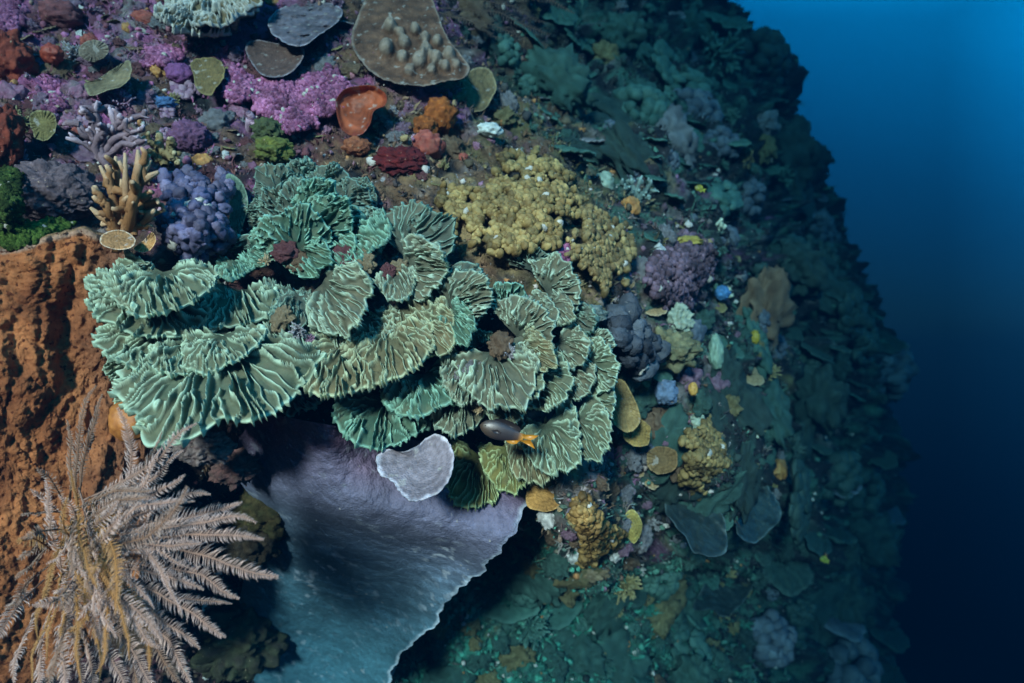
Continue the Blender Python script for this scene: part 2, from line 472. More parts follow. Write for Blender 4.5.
# ------------------------------------------------------------------ ruffled green lettuce corals
M_lettuce = mat_pigment('lettuce coral', rough=1.0, var=0.25, vscale=60, bump=0.35, bscale=420, bdist=0.003, spec=0.04, tint=(0.13, 0.115, 0.075, 0.35))
def frond(px, py, ang, L_px, W_px, tilt, Y, seed, parent, spread=105, cols=None, gap=8.5, droop=0.13, name='frond', amp=1.0):
    """A fan shaped plate: rooted at (px, py), growing towards ang in the picture plane and leaning out from the wall by tilt."""
    rs = np.random.default_rng(seed)
    s = Y / F
    base = pt(px, py, Y)
    a_, t_ = R(ang), R(tilt)
    u = np.cos(t_) * np.array((math.cos(a_), 0, math.sin(a_))) + math.sin(t_) * np.array((0, -1, 0))
    v = np.array((-math.sin(a_), 0, math.cos(a_)))
    n = np.cross(u, v)
    if n @ np.array((0, -1, 0.35)) < 0: n = -n
    Lr = 0.92 * L_px * s / max(math.cos(t_), 0.35)
    Wr = 1.16 * W_px * 0.5 * s
    spr = R(spread)
    arc = (Lr + Wr) * 0.5 * 2 * spr
    gapm = 1.2 * gap * s
    nth = int(np.clip(arc / (0.62 * s), 90, 520))
    nr = int(np.clip(max(Lr, Wr) / (1.7 * s), 18, 54))
    th = np.linspace(-spr, spr, nth)
    r = np.linspace(0.0, 1, nr) ** 0.9
    TH, RR = np.meshgrid(th, r, indexing='ij')
    q = np.stack([TH.ravel() * 2.2 + seed * 9.1, RR.ravel() * 2.2, np.full(TH.size, seed * 1.7)], 1)
    lob = 0.17 * vnoise(np.stack([th * 1.5 + seed, th * 0, th * 0 + 3.3], 1), 5) + 0.10 * vnoise(np.stack([th * 4.5 + seed, th * 0, th * 0 + 8.3], 1), 6)
    # radial crests that fork on their way to the rim
    sp = gapm / ((Lr + Wr) * 0.5) * 2.0
    ph = (TH + 0.16 * sp * 4 * (vnoise(q, 7) + 0.6 * vnoise(q * 2.6, 8)).reshape(TH.shape)) / sp + seed * 0.37
    cell = np.floor(ph); f = ph - cell
    ci = cell.astype(np.int64)
    hr = (_hash(ci, ci * 0 + seed, ci * 0, 3) & 1023) / 1023.0
    hr2 = (_hash(ci + 1, ci * 0 + seed, ci * 0, 3) & 1023) / 1023.0
    st = lambda x: 0.05 + 0.3 * x
    rad_ = np.maximum(RR, 0.08) * (Lr + Wr) * 0.5 * sp
    wgt = lambda d, w: np.exp(-(d * rad_ / w) ** 2)
    w = 0.95 * s
    cA = wgt(f, w) * smooth(st(hr), st(hr) + 0.14, RR)
    cA2 = wgt(1 - f, w) * smooth(st(hr2), st(hr2) + 0.14, RR)
    fs = 0.3 + 0.35 * ((hr * 7.7) % 1)
    bpos = (0.36 + 0.28 * ((hr * 3.3) % 1)) * smooth(fs - 0.12, fs + 0.2, RR)
    cB = wgt(np.abs(f - bpos), w) * smooth(fs, fs + 0.08, RR)
    fs3 = 0.62 + 0.2 * ((hr * 5.1) % 1)
    cC = wgt(np.abs(f - (bpos + (1 - bpos) * 0.55 * smooth(fs3 - 0.1, fs3 + 0.15, RR))), w) * smooth(fs3, fs3 + 0.07, RR) * (((hr * 11.3) % 1) > 0.4)
    crest = np.maximum.reduce([cA, cA2, cB, cC])
    height = amp * gapm * (0.36 + 0.72 * (hr * 3 % 1)) * (0.25 + 1.0 * smooth(0.05, 0.45, RR) - 0.25 * smooth(0.85, 1, RR)) * (0.75 + 0.5 * vnoise(q * 3.1, 14).reshape(TH.shape))
    # the plate itself: undulating, cupped, arching over at the rim
    und = Lr * 0.16 * vnoise(q * 0.7, 9).reshape(TH.shape) * RR + Lr * 0.06 * vnoise(q * 2.2, 19).reshape(TH.shape) * RR ** 2
    hgt = und - droop * Lr * RR ** 3 + 0.08 * Lr * RR
    rim = smooth(0.955, 1.0, RR)
    RS = RR * (1 + lob[:, None] * RR) + 0.065 * (crest - 0.35) * smooth(0.86, 1, RR)
    Rx = RS * np.cos(TH) * Lr
    Rv = RS * np.sin(TH) * Wr
    P = base + Rx[..., None] * u + Rv[..., None] * v + (hgt + crest * height)[..., None] * n
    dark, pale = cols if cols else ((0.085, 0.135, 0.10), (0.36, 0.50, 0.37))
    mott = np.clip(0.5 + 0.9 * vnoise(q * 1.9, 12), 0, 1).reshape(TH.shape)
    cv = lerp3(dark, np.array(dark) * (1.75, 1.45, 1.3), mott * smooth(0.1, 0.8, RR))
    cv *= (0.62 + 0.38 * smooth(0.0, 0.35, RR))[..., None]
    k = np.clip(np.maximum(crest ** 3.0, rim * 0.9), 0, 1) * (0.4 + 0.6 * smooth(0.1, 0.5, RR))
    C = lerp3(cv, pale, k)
    top = P.reshape(-1, 3)
    mb = MB()
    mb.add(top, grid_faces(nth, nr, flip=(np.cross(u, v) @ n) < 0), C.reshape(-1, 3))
    # rounded lip and plain underside
    P0 = base + Rx[..., None] * u + Rv[..., None] * v + hgt[..., None] * n
    th_ = 3.0 * s
    rings = [P[:, -1], P0[:, -1] - n * th_ * 0.6 + 0.004 * (P0[:, -1] - base), P0[:, -1] - n * th_ * 1.3 - 0.03 * (P0[:, -1] - base), P0[:, nr // 2] - n * th_ * 2.2, P0[:, 0] - n * th_ * 5]
    U = np.stack(rings, 1)
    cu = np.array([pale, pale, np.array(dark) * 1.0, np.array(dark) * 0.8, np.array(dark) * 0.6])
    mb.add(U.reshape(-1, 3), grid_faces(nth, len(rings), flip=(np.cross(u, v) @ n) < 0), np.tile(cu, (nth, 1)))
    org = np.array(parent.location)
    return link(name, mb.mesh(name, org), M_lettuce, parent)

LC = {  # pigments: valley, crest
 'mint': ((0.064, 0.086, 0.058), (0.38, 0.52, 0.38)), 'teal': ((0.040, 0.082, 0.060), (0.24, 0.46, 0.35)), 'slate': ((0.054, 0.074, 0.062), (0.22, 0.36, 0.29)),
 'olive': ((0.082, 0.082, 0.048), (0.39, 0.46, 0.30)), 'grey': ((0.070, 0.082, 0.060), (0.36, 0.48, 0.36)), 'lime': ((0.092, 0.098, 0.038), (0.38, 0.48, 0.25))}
COLONIES = [
 ('large pale mint lettuce coral colony at the left, with the widest ridged fan', (170, 320), [  # px, py, ang, length, width, tilt, nearer by, pigment, gap, spread
   (225, 350, -92, 82, 172, 46, 0.20, 'mint', 12, 100), (168, 330, -100, 42, 104, 48, 0.13, 'mint', 9, 105), (150, 298, -112, 38, 100, 48, 0.15, 'mint', 9, 110),
   (163, 272, -95, 44, 92, 46, 0.20, 'mint', 9.5, 110), (143, 362, -150, 28, 46, 40, 0.12, 'mint', 7.5, 110), (238, 290, -95, 40, 76, 50, 0.10, 'mint', 9, 100),
   (300, 382, -60, 34, 48, 45, 0.08, 'slate', 8, 105), (236, 262, -80, 20, 34, 48, 0.10, 'teal', 7, 115), (136, 276, 110, 14, 36, 15, 0.18, 'grey', 8, 105), (192, 274, 75, 14, 32, 15, 0.18, 'grey', 8, 105),
   (222, 336, -85, 34, 70, 50, 0.21, 'mint', 9, 110), (262, 352, -70, 40, 60, 46, 0.19, 'grey', 9, 105), (190, 342, -100, 34, 60, 48, 0.18, 'mint', 9, 105), (210, 300, -95, 36, 60, 48, 0.10, 'grey', 9, 105), (285, 292, -100, 30, 40, 46, 0.10, 'slate', 9, 105),
   (262, 312, -75, 40, 44, 45, 0.09, 'grey', 9, 100), (262, 345, -50, 34, 50, 40, 0.13, 'mint', 9, 100), (145, 392, -160, 22, 36, 40, 0.11, 'mint', 7, 110)]),
 ('dusky blue green rosette of lettuce coral above the others, furthest back', (310, 215), [
   (296, 250, 97, 42, 70, 28, 0.15, 'teal', 8, 105), (302, 250, -30, 40, 40, 35, 0.14, 'teal', 7, 110), (290, 222, 122, 40, 46, 18, 0.08, 'slate', 8.5, 105), (304, 220, 92, 44, 44, 20, 0.10, 'slate', 8.5, 105),
   (312, 222, 62, 46, 46, 24, 0.11, 'teal', 8.5, 105), (318, 230, 34, 44, 52, 28, 0.13, 'teal', 8, 105), (342, 226, 2, 28, 36, 30, 0.10, 'teal', 7, 110), (348, 238, -62, 32, 74, 45, 0.12, 'teal', 8, 105),
   (280, 194, 112, 32, 46, 10, 0.04, 'slate', 8.5, 105), (302, 188, 92, 30, 42, 10, 0.04, 'slate', 8.5, 105), (326, 194, 66, 32, 44, 12, 0.05, 'slate', 8.5, 105), (346, 204, 40, 28, 40, 14, 0.06, 'slate', 8.5, 105),
   (272, 216, 152, 26, 44, 14, 0.07, 'slate', 8.5, 105), (250, 248, -20, 28, 36, 35, 0.11, 'teal', 9, 105), (246, 252, 70, 18, 32, 25, 0.08, 'slate', 9, 105), (358, 196, 30, 20, 34, 8, 0.02, 'slate', 8, 105),
   (330, 246, -50, 30, 44, 42, 0.13, 'teal', 8, 105), (284, 240, 160, 24, 36, 24, 0.11, 'teal', 8, 105)]),
 ('grey green lettuce coral fan spreading to the right below the brown crust', (405, 255), [
   (402, 254, 36, 58, 76, 24, 0.09, 'slate', 8, 100), (404, 266, -14, 48, 58, 36, 0.13, 'grey', 8.5, 100), (396, 274, -75, 28, 36, 45, 0.14, 'grey', 7.5, 105), (374, 236, 40, 30, 52, 22, 0.06, 'slate', 7.5, 105),
   (362, 244, -40, 26, 40, 35, 0.08, 'teal', 7.5, 105)]),
 ('green lettuce coral with two stacked fans below the yellow soft coral', (455, 305), [
   (448, 304, 14, 48, 58, 32, 0.12, 'grey', 8, 105), (450, 314, -52, 36, 36, 42, 0.14, 'teal', 7.5, 105), (456, 288, 32, 34, 34, 22, 0.06, 'slate', 8, 105), (430, 312, -75, 26, 34, 40, 0.10, 'grey', 8, 105)]),
 ('olive tinged lettuce coral forming one long ruffled ledge in the middle', (370, 330), [
   (322, 284, -38, 66, 70, 40, 0.13, 'grey', 9, 95), (300, 296, -100, 34, 44, 40, 0.12, 'slate', 8.5, 105), (330, 330, -95, 36, 46, 44, 0.12, 'grey', 9, 105), (365, 318, -80, 34, 60, 46, 0.11, 'grey', 9, 105), (402, 308, -70, 34, 56, 46, 0.11, 'olive', 8.5, 105), (345, 342, -92, 54, 84, 48, 0.16, 'olive', 9, 100), (388, 330, -78, 56, 82, 48, 0.15, 'olive', 8.5, 100), (424, 322, -48, 38, 54, 42, 0.13, 'olive', 8, 105)]),
 ('bright sea green lettuce coral ledge just above the lavender cup coral', (400, 395), [
   (386, 402, -108, 40, 86, 50, 0.19, 'teal', 9, 105), (424, 374, -72, 40, 74, 50, 0.14, 'teal', 8.5, 105), (448, 372, -60, 34, 44, 46, 0.11, 'teal', 8.5, 105), (372, 392, -110, 30, 50, 46, 0.14, 'slate', 8.5, 105)]),
 ('cluster of many small rounded lettuce coral fans at the right', (535, 345), [
   (546, 292, 16, 34, 62, 26, 0.07, 'grey', 7.5, 105), (552, 304, -45, 26, 30, 38, 0.10, 'grey', 7.5, 105), (506, 306, 82, 26, 38, 22, 0.08, 'teal', 7.5, 105), (516, 336, 26, 42, 66, 28, 0.12, 'grey', 7.5, 105),
   (522, 346, -36, 38, 36, 40, 0.15, 'olive', 7.5, 105), (558, 342, -38, 32, 44, 36, 0.10, 'grey', 7.5, 105), (588, 346, 18, 25, 34, 28, 0.08, 'grey', 7, 105), (588, 364, -18, 30, 52, 32, 0.12, 'mint', 7, 105),
   (540, 376, -42, 36, 50, 42, 0.13, 'mint', 7.5, 105), (588, 402, -25, 28, 44, 36, 0.13, 'mint', 7, 105), (492, 352, -72, 60, 74, 44, 0.14, 'grey', 9.5, 100), (512, 362, -55, 42, 44, 40, 0.15, 'mint', 8.5, 100),
   (460, 398, -92, 34, 48, 46, 0.13, 'grey', 8.5, 105), (530, 270, 60, 26, 40, 12, 0.03, 'slate', 8, 105), (478, 345, 120, 16, 30, 20, 0.06, 'teal', 8, 105), (470, 362, -100, 40, 50, 44, 0.12, 'grey', 9, 105), (500, 392, -60, 36, 44, 44, 0.12, 'mint', 8, 105), (566, 372, -50, 32, 44, 40, 0.10, 'grey', 8, 105), (572, 318, -30, 24, 36, 34, 0.07, 'slate', 8, 105), (532, 312, -20, 26, 40, 34, 0.08, 'grey', 8, 105)]),
 ('lowest lettuce coral ledge, yellowish green, hanging beside the dark damselfish', (520, 445), [
   (480, 456, -96, 46, 58, 46, 0.16, 'lime', 7.5, 110), (508, 448, -76, 40, 48, 46, 0.14, 'lime', 7.5, 105), (546, 424, -70, 48, 56, 46, 0.15, 'mint', 8, 105), (576, 418, -58, 42, 50, 44, 0.14, 'mint', 7.5, 105), (528, 436, -80, 44, 44, 44, 0.12, 'olive', 8, 105)]),
]
_sd = 1
for label, (bx_, by_), fr in COLONIES:
    p, _ = hit(bx_, by_)
    root = empty('lettuce_coral', p, label, 'coral', 'lettuce corals on the near reef')
    for (px, py, ang, L_, W_, tl, nearer, pig, gap, spr) in fr:
        Y = float(depth_at(px, py)[0]) - nearer
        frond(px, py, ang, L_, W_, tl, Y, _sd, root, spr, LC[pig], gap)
        _sd += 1
# ------------------------------------------------------------------ plates, cups, discs, lumps
M_plate = mat_pigment('plate coral skin', rough=0.75, var=0.3, vscale=55, bump=0.5, bscale=210, bdist=0.004, spec=0.2, cell=True, speck=(0.34, 0.32, 0.30), speck_scale=70, speck_t=0.70)
M_smooth = mat_pigment('smooth sponge skin', rough=0.5, var=0.25, vscale=30, bump=0.5, bscale=160, bdist=0.004, spec=0.4)
M_rough = mat_pigment('rough sponge skin', rough=0.75, var=0.4, vscale=45, bump=0.9, bscale=110, bdist=0.008, spec=0.25, speck=(0.45, 0.33, 0.22), speck_scale=120, speck_t=0.68)
M_knob = mat_pigment('knobby coral skin', rough=0.6, var=0.35, vscale=60, bump=0.6, bscale=300, bdist=0.003, spec=0.3)
M_fuzz = mat_pigment('velvety turf', rough=0.9, var=0.5, vscale=70, bump=1.0, bscale=220, bdist=0.008, spec=0.1)

M_sponge = mat_pigment('pitted orange sponge', rough=0.85, var=0.45, vscale=38, bump=1.0, bscale=95, bdist=0.014, spec=0.2, speck=(0.10, 0.025, 0.008), speck_scale=90, speck_t=0.60)
def smooth_closed(pts, M):
    """A closed Catmull-Rom curve through pts, M points evenly spaced."""
    P = np.array(pts, float)
    n = len(P)
    out = []
    for i in range(n):
        p0, p1, p2, p3 = P[i - 1], P[i], P[(i + 1) % n], P[(i + 2) % n]
        t = np.linspace(0, 1, 24, endpoint=False)[:, None]
        out.append(0.5 * ((2 * p1) + (-p0 + p2) * t + (2 * p0 - 5 * p1 + 4 * p2 - p3) * t ** 2 + (-p0 + 3 * p1 - 3 * p2 + p3) * t ** 3))
    Q = np.concatenate(out)
    Q = np.concatenate([Q, Q[:1]])
    L = np.concatenate([[0], np.cumsum(np.linalg.norm(np.diff(Q, axis=0), axis=1))])
    t = np.linspace(0, L[-1], M, endpoint=False)
    return np.stack([np.interp(t, L, Q[:, k]) for k in range(2)], 1)

def ellipse(cx, cy, w, h, rot=0, n=10, jit=0.08, seed=0):
    rs = np.random.default_rng(seed + int(cx * 13 + cy * 7))
    t = np.arange(n) * 2 * np.pi / n
    k = 1 + jit * rs.normal(size=n)
    x, y = np.cos(t) * w / 2 * k, np.sin(t) * h / 2 * k
    c, s_ = math.cos(R(rot)), math.sin(R(rot))
    return [(cx + c * a - s_ * b, cy + s_ * a + c * b) for a, b in zip(x, y)]

def disc_mesh(name, outline, Y, col_in, col_rim, org, ctr=None, bowl=0.0, lean=(0, 0), rimw=0.08, thick=0.015, root=0.12, M=110, K=26,
              rough=0.0, rfreq=30, lobes=0.0, nlobe=9, bumps=None, seed=0, stripes=0.0, rimwave=0.0, lip=0.0, disp=None, colfn=None, wrinkle=1.0, rise=0.0, dusty=0.5):
    """A coral or sponge body with the given outline. Y: distance of its middle; lean: how far (m) its right / lower edge comes nearer (-) or goes back (+);
    bowl > 0 hollows the face, < 0 swells it; root: how far its back tapers into the reef."""
    O = smooth_closed(outline, M)
    rs = np.random.default_rng(seed)
    c = np.array(ctr if ctr is not None else O.mean(0), float)
    ang = np.linspace(0, 2 * np.pi, M, endpoint=False)
    if lobes:
        q = np.stack([np.cos(ang) * nlobe / 6, np.sin(ang) * nlobe / 6, np.full(M, seed * 1.3)], 1)
        O = c + (O - c) * (1 + lobes * vnoise(q, 3) + 0.4 * lobes * vnoise(q * 2.3, 4))[:, None]
    O = c + (O - c) * (1 + 0.018 * fbm(np.stack([np.cos(ang) * 9, np.sin(ang) * 9, ang * 0 + seed + 0.5], 1), 3, 43))[:, None]
    ext = np.abs(O - c).max(0) + 1e-6
    r = np.linspace(0, 1, K) ** 0.85
    PXY = c + (O - c)[:, None, :] * r[None, :, None]
    dx, dy = (PXY[..., 0] - c[0]) / ext[0], (PXY[..., 1] - c[1]) / ext[1]
    rr = np.broadcast_to(r[None], dx.shape)
    s = Y / F
    size = ext.mean() * s
    D = Y + lean[0] * dx + lean[1] * dy + bowl * size * (1 - rr ** 2)
    P = pt(PXY[..., 0], PXY[..., 1], D)
    view = P / np.linalg.norm(P, axis=2, keepdims=True)
    hgt = np.zeros(dx.shape)
    flat = P.reshape(-1, 3)
    hgt += (0.0045 * (Y / 1.7) * fbm(flat * 22, 4, seed + 15)).reshape(dx.shape) + 0.0022 * wrinkle * (Y / 1.7) * (np.sin(ang * 17 + 9 * vnoise(np.stack([np.cos(ang) * 2, np.sin(ang) * 2, ang * 0 + seed], 1), 31)))[:, None] * smooth(0.15, 0.9, rr)
    if rough:
        hgt += (rough * fbm(flat * rfreq, 4, seed + 5)).reshape(dx.shape)
    if rimwave:
        hgt += rimwave * size * (np.sin(ang * 5 + seed) * 0.6 + vnoise(np.stack([np.cos(ang) * 1.6, np.sin(ang) * 1.6, ang * 0 + seed], 1), 9))[:, None] * rr ** 3
    if lip:
        hgt += lip * size * smooth(0.82, 0.97, rr)
    if bumps is not None:
        for bx, by, br, bh in bumps:
            d2 = ((PXY[..., 0] - bx) ** 2 + (PXY[..., 1] - by) ** 2) / br ** 2
            hgt += bh * s * np.exp(-(d2 * 0.9) ** 2)
    if disp is not None:
        hgt += disp(PXY, flat.reshape(dx.shape + (3,)), rr)
    P = P - view * hgt[..., None] + np.array((0, 0, rise)) * hgt[..., None]
    rn = vnoise(np.stack([np.cos(ang) * 5, np.sin(ang) * 5, ang * 0 + seed], 1), 41)[:, None]
    rimk = smooth(1 - rimw * (1 + 0.9 * rn), 1 - rimw * 0.25, rr) * np.clip(0.75 + 0.9 * rn, 0.1, 1)
    Cc = lerp3(col_in, col_rim, rimk)
    mot = np.clip(0.5 + 0.85 * fbm(flat * 16, 4, seed + 25), 0, 1).reshape(rr.shape)
    band = np.sin(rr * 26 + 3 * mot) * 0.10
    Cc = Cc * (0.66 + 0.62 * mot + band)[..., None]
    dust = smooth(0.42, 0.62, fbm(flat * 45, 3, seed + 35)).reshape(rr.shape)
    Cc = lerp3(Cc, (0.38, 0.36, 0.33), dust * dusty)
    if stripes:
        Cc = Cc * (1 + stripes * np.sin(ang * 34 + 3 * vnoise(np.stack([ang, ang * 0, ang * 0 + seed], 1), 2))[:, None] * smooth(0.2, 0.7, rr))[..., None]
    if colfn is not None: Cc = colfn(PXY, rr, Cc, hgt, flat)
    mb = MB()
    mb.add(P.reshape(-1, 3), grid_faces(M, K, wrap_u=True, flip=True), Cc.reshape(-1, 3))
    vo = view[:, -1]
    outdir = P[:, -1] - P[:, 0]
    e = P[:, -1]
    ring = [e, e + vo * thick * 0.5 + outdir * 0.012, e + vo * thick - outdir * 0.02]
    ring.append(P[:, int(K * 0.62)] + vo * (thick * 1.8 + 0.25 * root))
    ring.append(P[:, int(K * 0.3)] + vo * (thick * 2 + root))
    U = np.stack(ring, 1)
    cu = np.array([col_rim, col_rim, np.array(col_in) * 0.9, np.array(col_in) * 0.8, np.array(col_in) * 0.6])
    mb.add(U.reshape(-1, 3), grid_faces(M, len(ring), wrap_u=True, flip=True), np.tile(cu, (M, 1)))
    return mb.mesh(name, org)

def disc(name, label, cat, outline, nearer, col_in, col_rim, mat, group=None, Y=None, **kw):
    """A one-piece thing made by disc_mesh, standing on the reef."""
    O = np.array(outline, float)
    c = O.mean(0)
    loc, _ = hit(*c)
    y = Y if Y is not None else min(float(loc[1]), float(depth_at(*c)[0])) - nearer
    me = disc_mesh(name, outline, y, col_in, col_rim, loc, seed=int(c[0] * 3 + c[1]) % 997, **kw)
    o = link(name, me, mat)
    o.location = loc
    return tag(o, label, cat, group)

def lump_mesh(name, ctr, n, rx, ry, rz, col, org, seed=0, amp=0.25, freq=2.2, oct_=4, sub=4, col2=None, cfreq=4, knob=0.0, kfreq=5):
    """An irregular rounded body: rx, ry across the wall, rz out of it along n."""
    V, T = ICO[sub]
    d = 1 + amp * fbm(V * freq + seed * 3.7, oct_, seed)
    kk = 0
    if knob:
        wd, wi = worley(V * kfreq + seed, seed + 3)
        kk = np.clip(1 - (wd / 0.62) ** 2, 0, 1) * (0.5 + 0.7 * wi)
        d = d + knob * kk
    a, b, n = frame(n)
    L = V * d[:, None] * np.array((rx, ry, rz))
    P = ctr + L[:, :1] * a + L[:, 1:2] * b + L[:, 2:] * n
    k = np.clip(0.5 + 0.8 * fbm(V * cfreq + seed, 3, seed + 40), 0, 1)
    C = lerp3(col, col2 if col2 is not None else np.array(col) * 0.5, k)
    if knob: C = C * (0.7 + 0.5 * np.clip(kk, 0, 1))[:, None]
    mb = MB(); mb.add(P, T, C)
    return mb.mesh(name, org)

def lump(name, label, cat, px, py, w, h, col, mat, group=None, out=0.5, nearer=0.0, face=0.5, **kw):
    loc, n = hit(px, py)
    s = loc[1] / F
    view = -unit(loc)
    nn = unit(n * (1 - face) + view * face)
    c = loc + view * nearer
    kw.setdefault('seed', int(px * 7 + py * 3) % 991)
    me = lump_mesh(name, c, nn, w / 2 * s, h / 2 * s, out * min(w, h) * s, col, loc, **kw)
    o = link(name, me, mat)
    o.location = loc
    return tag(o, label, cat, group)

def knob_cluster_mesh(name, pts3, radii, cols, org, seed=0, sub=2, wob=0.42, stretch=None):
    V, T = ICO[sub]
    mb = MB()
    for i, (p, r) in enumerate(zip(pts3, radii)):
        d = 1 + wob * fbm(V * 1.9 + i * 5.1 + seed, 3, seed + i)
        S = V * d[:, None] * r
        if stretch is not None: S = S + np.outer(V @ unit(stretch[i]), unit(stretch[i])) * r * 0.7
        sh = 0.86 + 0.22 * np.clip(fbm(V * 2 + i, 2, seed + 9), -1, 1)
        mb.add(p + S, T, np.array(cols[i])[None] * sh[:, None])
    return mb.mesh(name, org)

def in_poly(poly, n, seed, mind=0):
    """Points spread inside a polygon."""
    rs = np.random.default_rng(seed)
    P = np.array(poly, float)
    lo, hi = P.min(0), P.max(0)
    out = []
    tries = 0
    while len(out) < n and tries < n * 60:
        tries += 1
        q = lo + rs.random(2) * (hi - lo)
        inside = False
        j = len(P) - 1
        for i in range(len(P)):
            if (P[i, 1] > q[1]) != (P[j, 1] > q[1]) and q[0] < (P[j, 0] - P[i, 0]) * (q[1] - P[i, 1]) / (P[j, 1] - P[i, 1] + 1e-9) + P[i, 0]:
                inside = not inside
            j = i
        if inside and all((q[0] - o[0]) ** 2 + (q[1] - o[1]) ** 2 > mind ** 2 for o in out):
            out.append(q)
    return np.array(out)

# ---- the big orange brown sponge on the left
def sponge_disp(PXY, P, rr):
    x, y = PXY[..., 0], PXY[..., 1]
    q = P.reshape(-1, 3)
    w1, i1 = worley(q * np.array((34, 34, 15)) + 0.5 * np.stack([vnoise(q * 18, s) for s in (1, 2, 3)], 1), 5)
    w2, i2 = worley(q * np.array((62, 62, 44)), 6)
    hh = 0.026 * (0.6 - w1) * (0.5 + i1) + 0.013 * (0.6 - w2) + 0.05 * fbm(q * np.array((6, 6, 2.6)), 3, 8) + 0.006 * fbm(q * 100, 3, 9)
    groove = np.exp(-(((x - (62 + 0.09 * (y - 300))) / 15) ** 2)) * smooth(275, 310, y) * (1 - smooth(365, 420, y))
    return hh.reshape(x.shape) - 0.045 * groove
def sponge_col(PXY, rr, C, hgt, flat):
    k = np.clip(0.5 + 0.9 * fbm(flat * 9, 4, 60), 0, 1).reshape(rr.shape)
    C = lerp3(np.array((0.20, 0.060, 0.022)), np.array((0.44, 0.155, 0.055)), k)
    x, y = PXY[..., 0], PXY[..., 1]
    g = np.clip(0.5 + fbm(flat * 5, 3, 61), 0, 1).reshape(rr.shape) * smooth(60, 120, x)
    C = lerp3(C, np.array((0.22, 0.115, 0.075)), g * 0.8)
    pale = smooth(0.965, 0.985, rr) * (y < 262) * (x > -40)
    return lerp3(C, np.array((0.45, 0.36, 0.28)), pale * 0.5)
disc('barrel_sponge', 'huge lumpy orange brown sponge at the left edge', 'sponge',
     [(-95, 250), (-30, 244), (15, 247), (62, 232), (95, 230), (128, 250), (150, 292), (140, 352), (148, 420), (150, 500), (130, 600), (70, 665), (-20, 690), (-120, 640), (-140, 430)],
     0.0, (0.3, 0.12, 0.03), (0.36, 0.2, 0.1), M_sponge, Y=1.34, bowl=-0.10, lean=(0.12, 0.03), thick=0.03, root=0.25, M=520, K=210, disp=sponge_disp, colfn=sponge_col)
lump('sponge_lobe', 'small smooth orange sponge lobe under the widest lettuce coral fan', 'sponge', 132, 420, 40, 38, (0.42, 0.16, 0.035), M_smooth, out=0.5, nearer=0.15, amp=0.15, col2=(0.25, 0.08, 0.02))

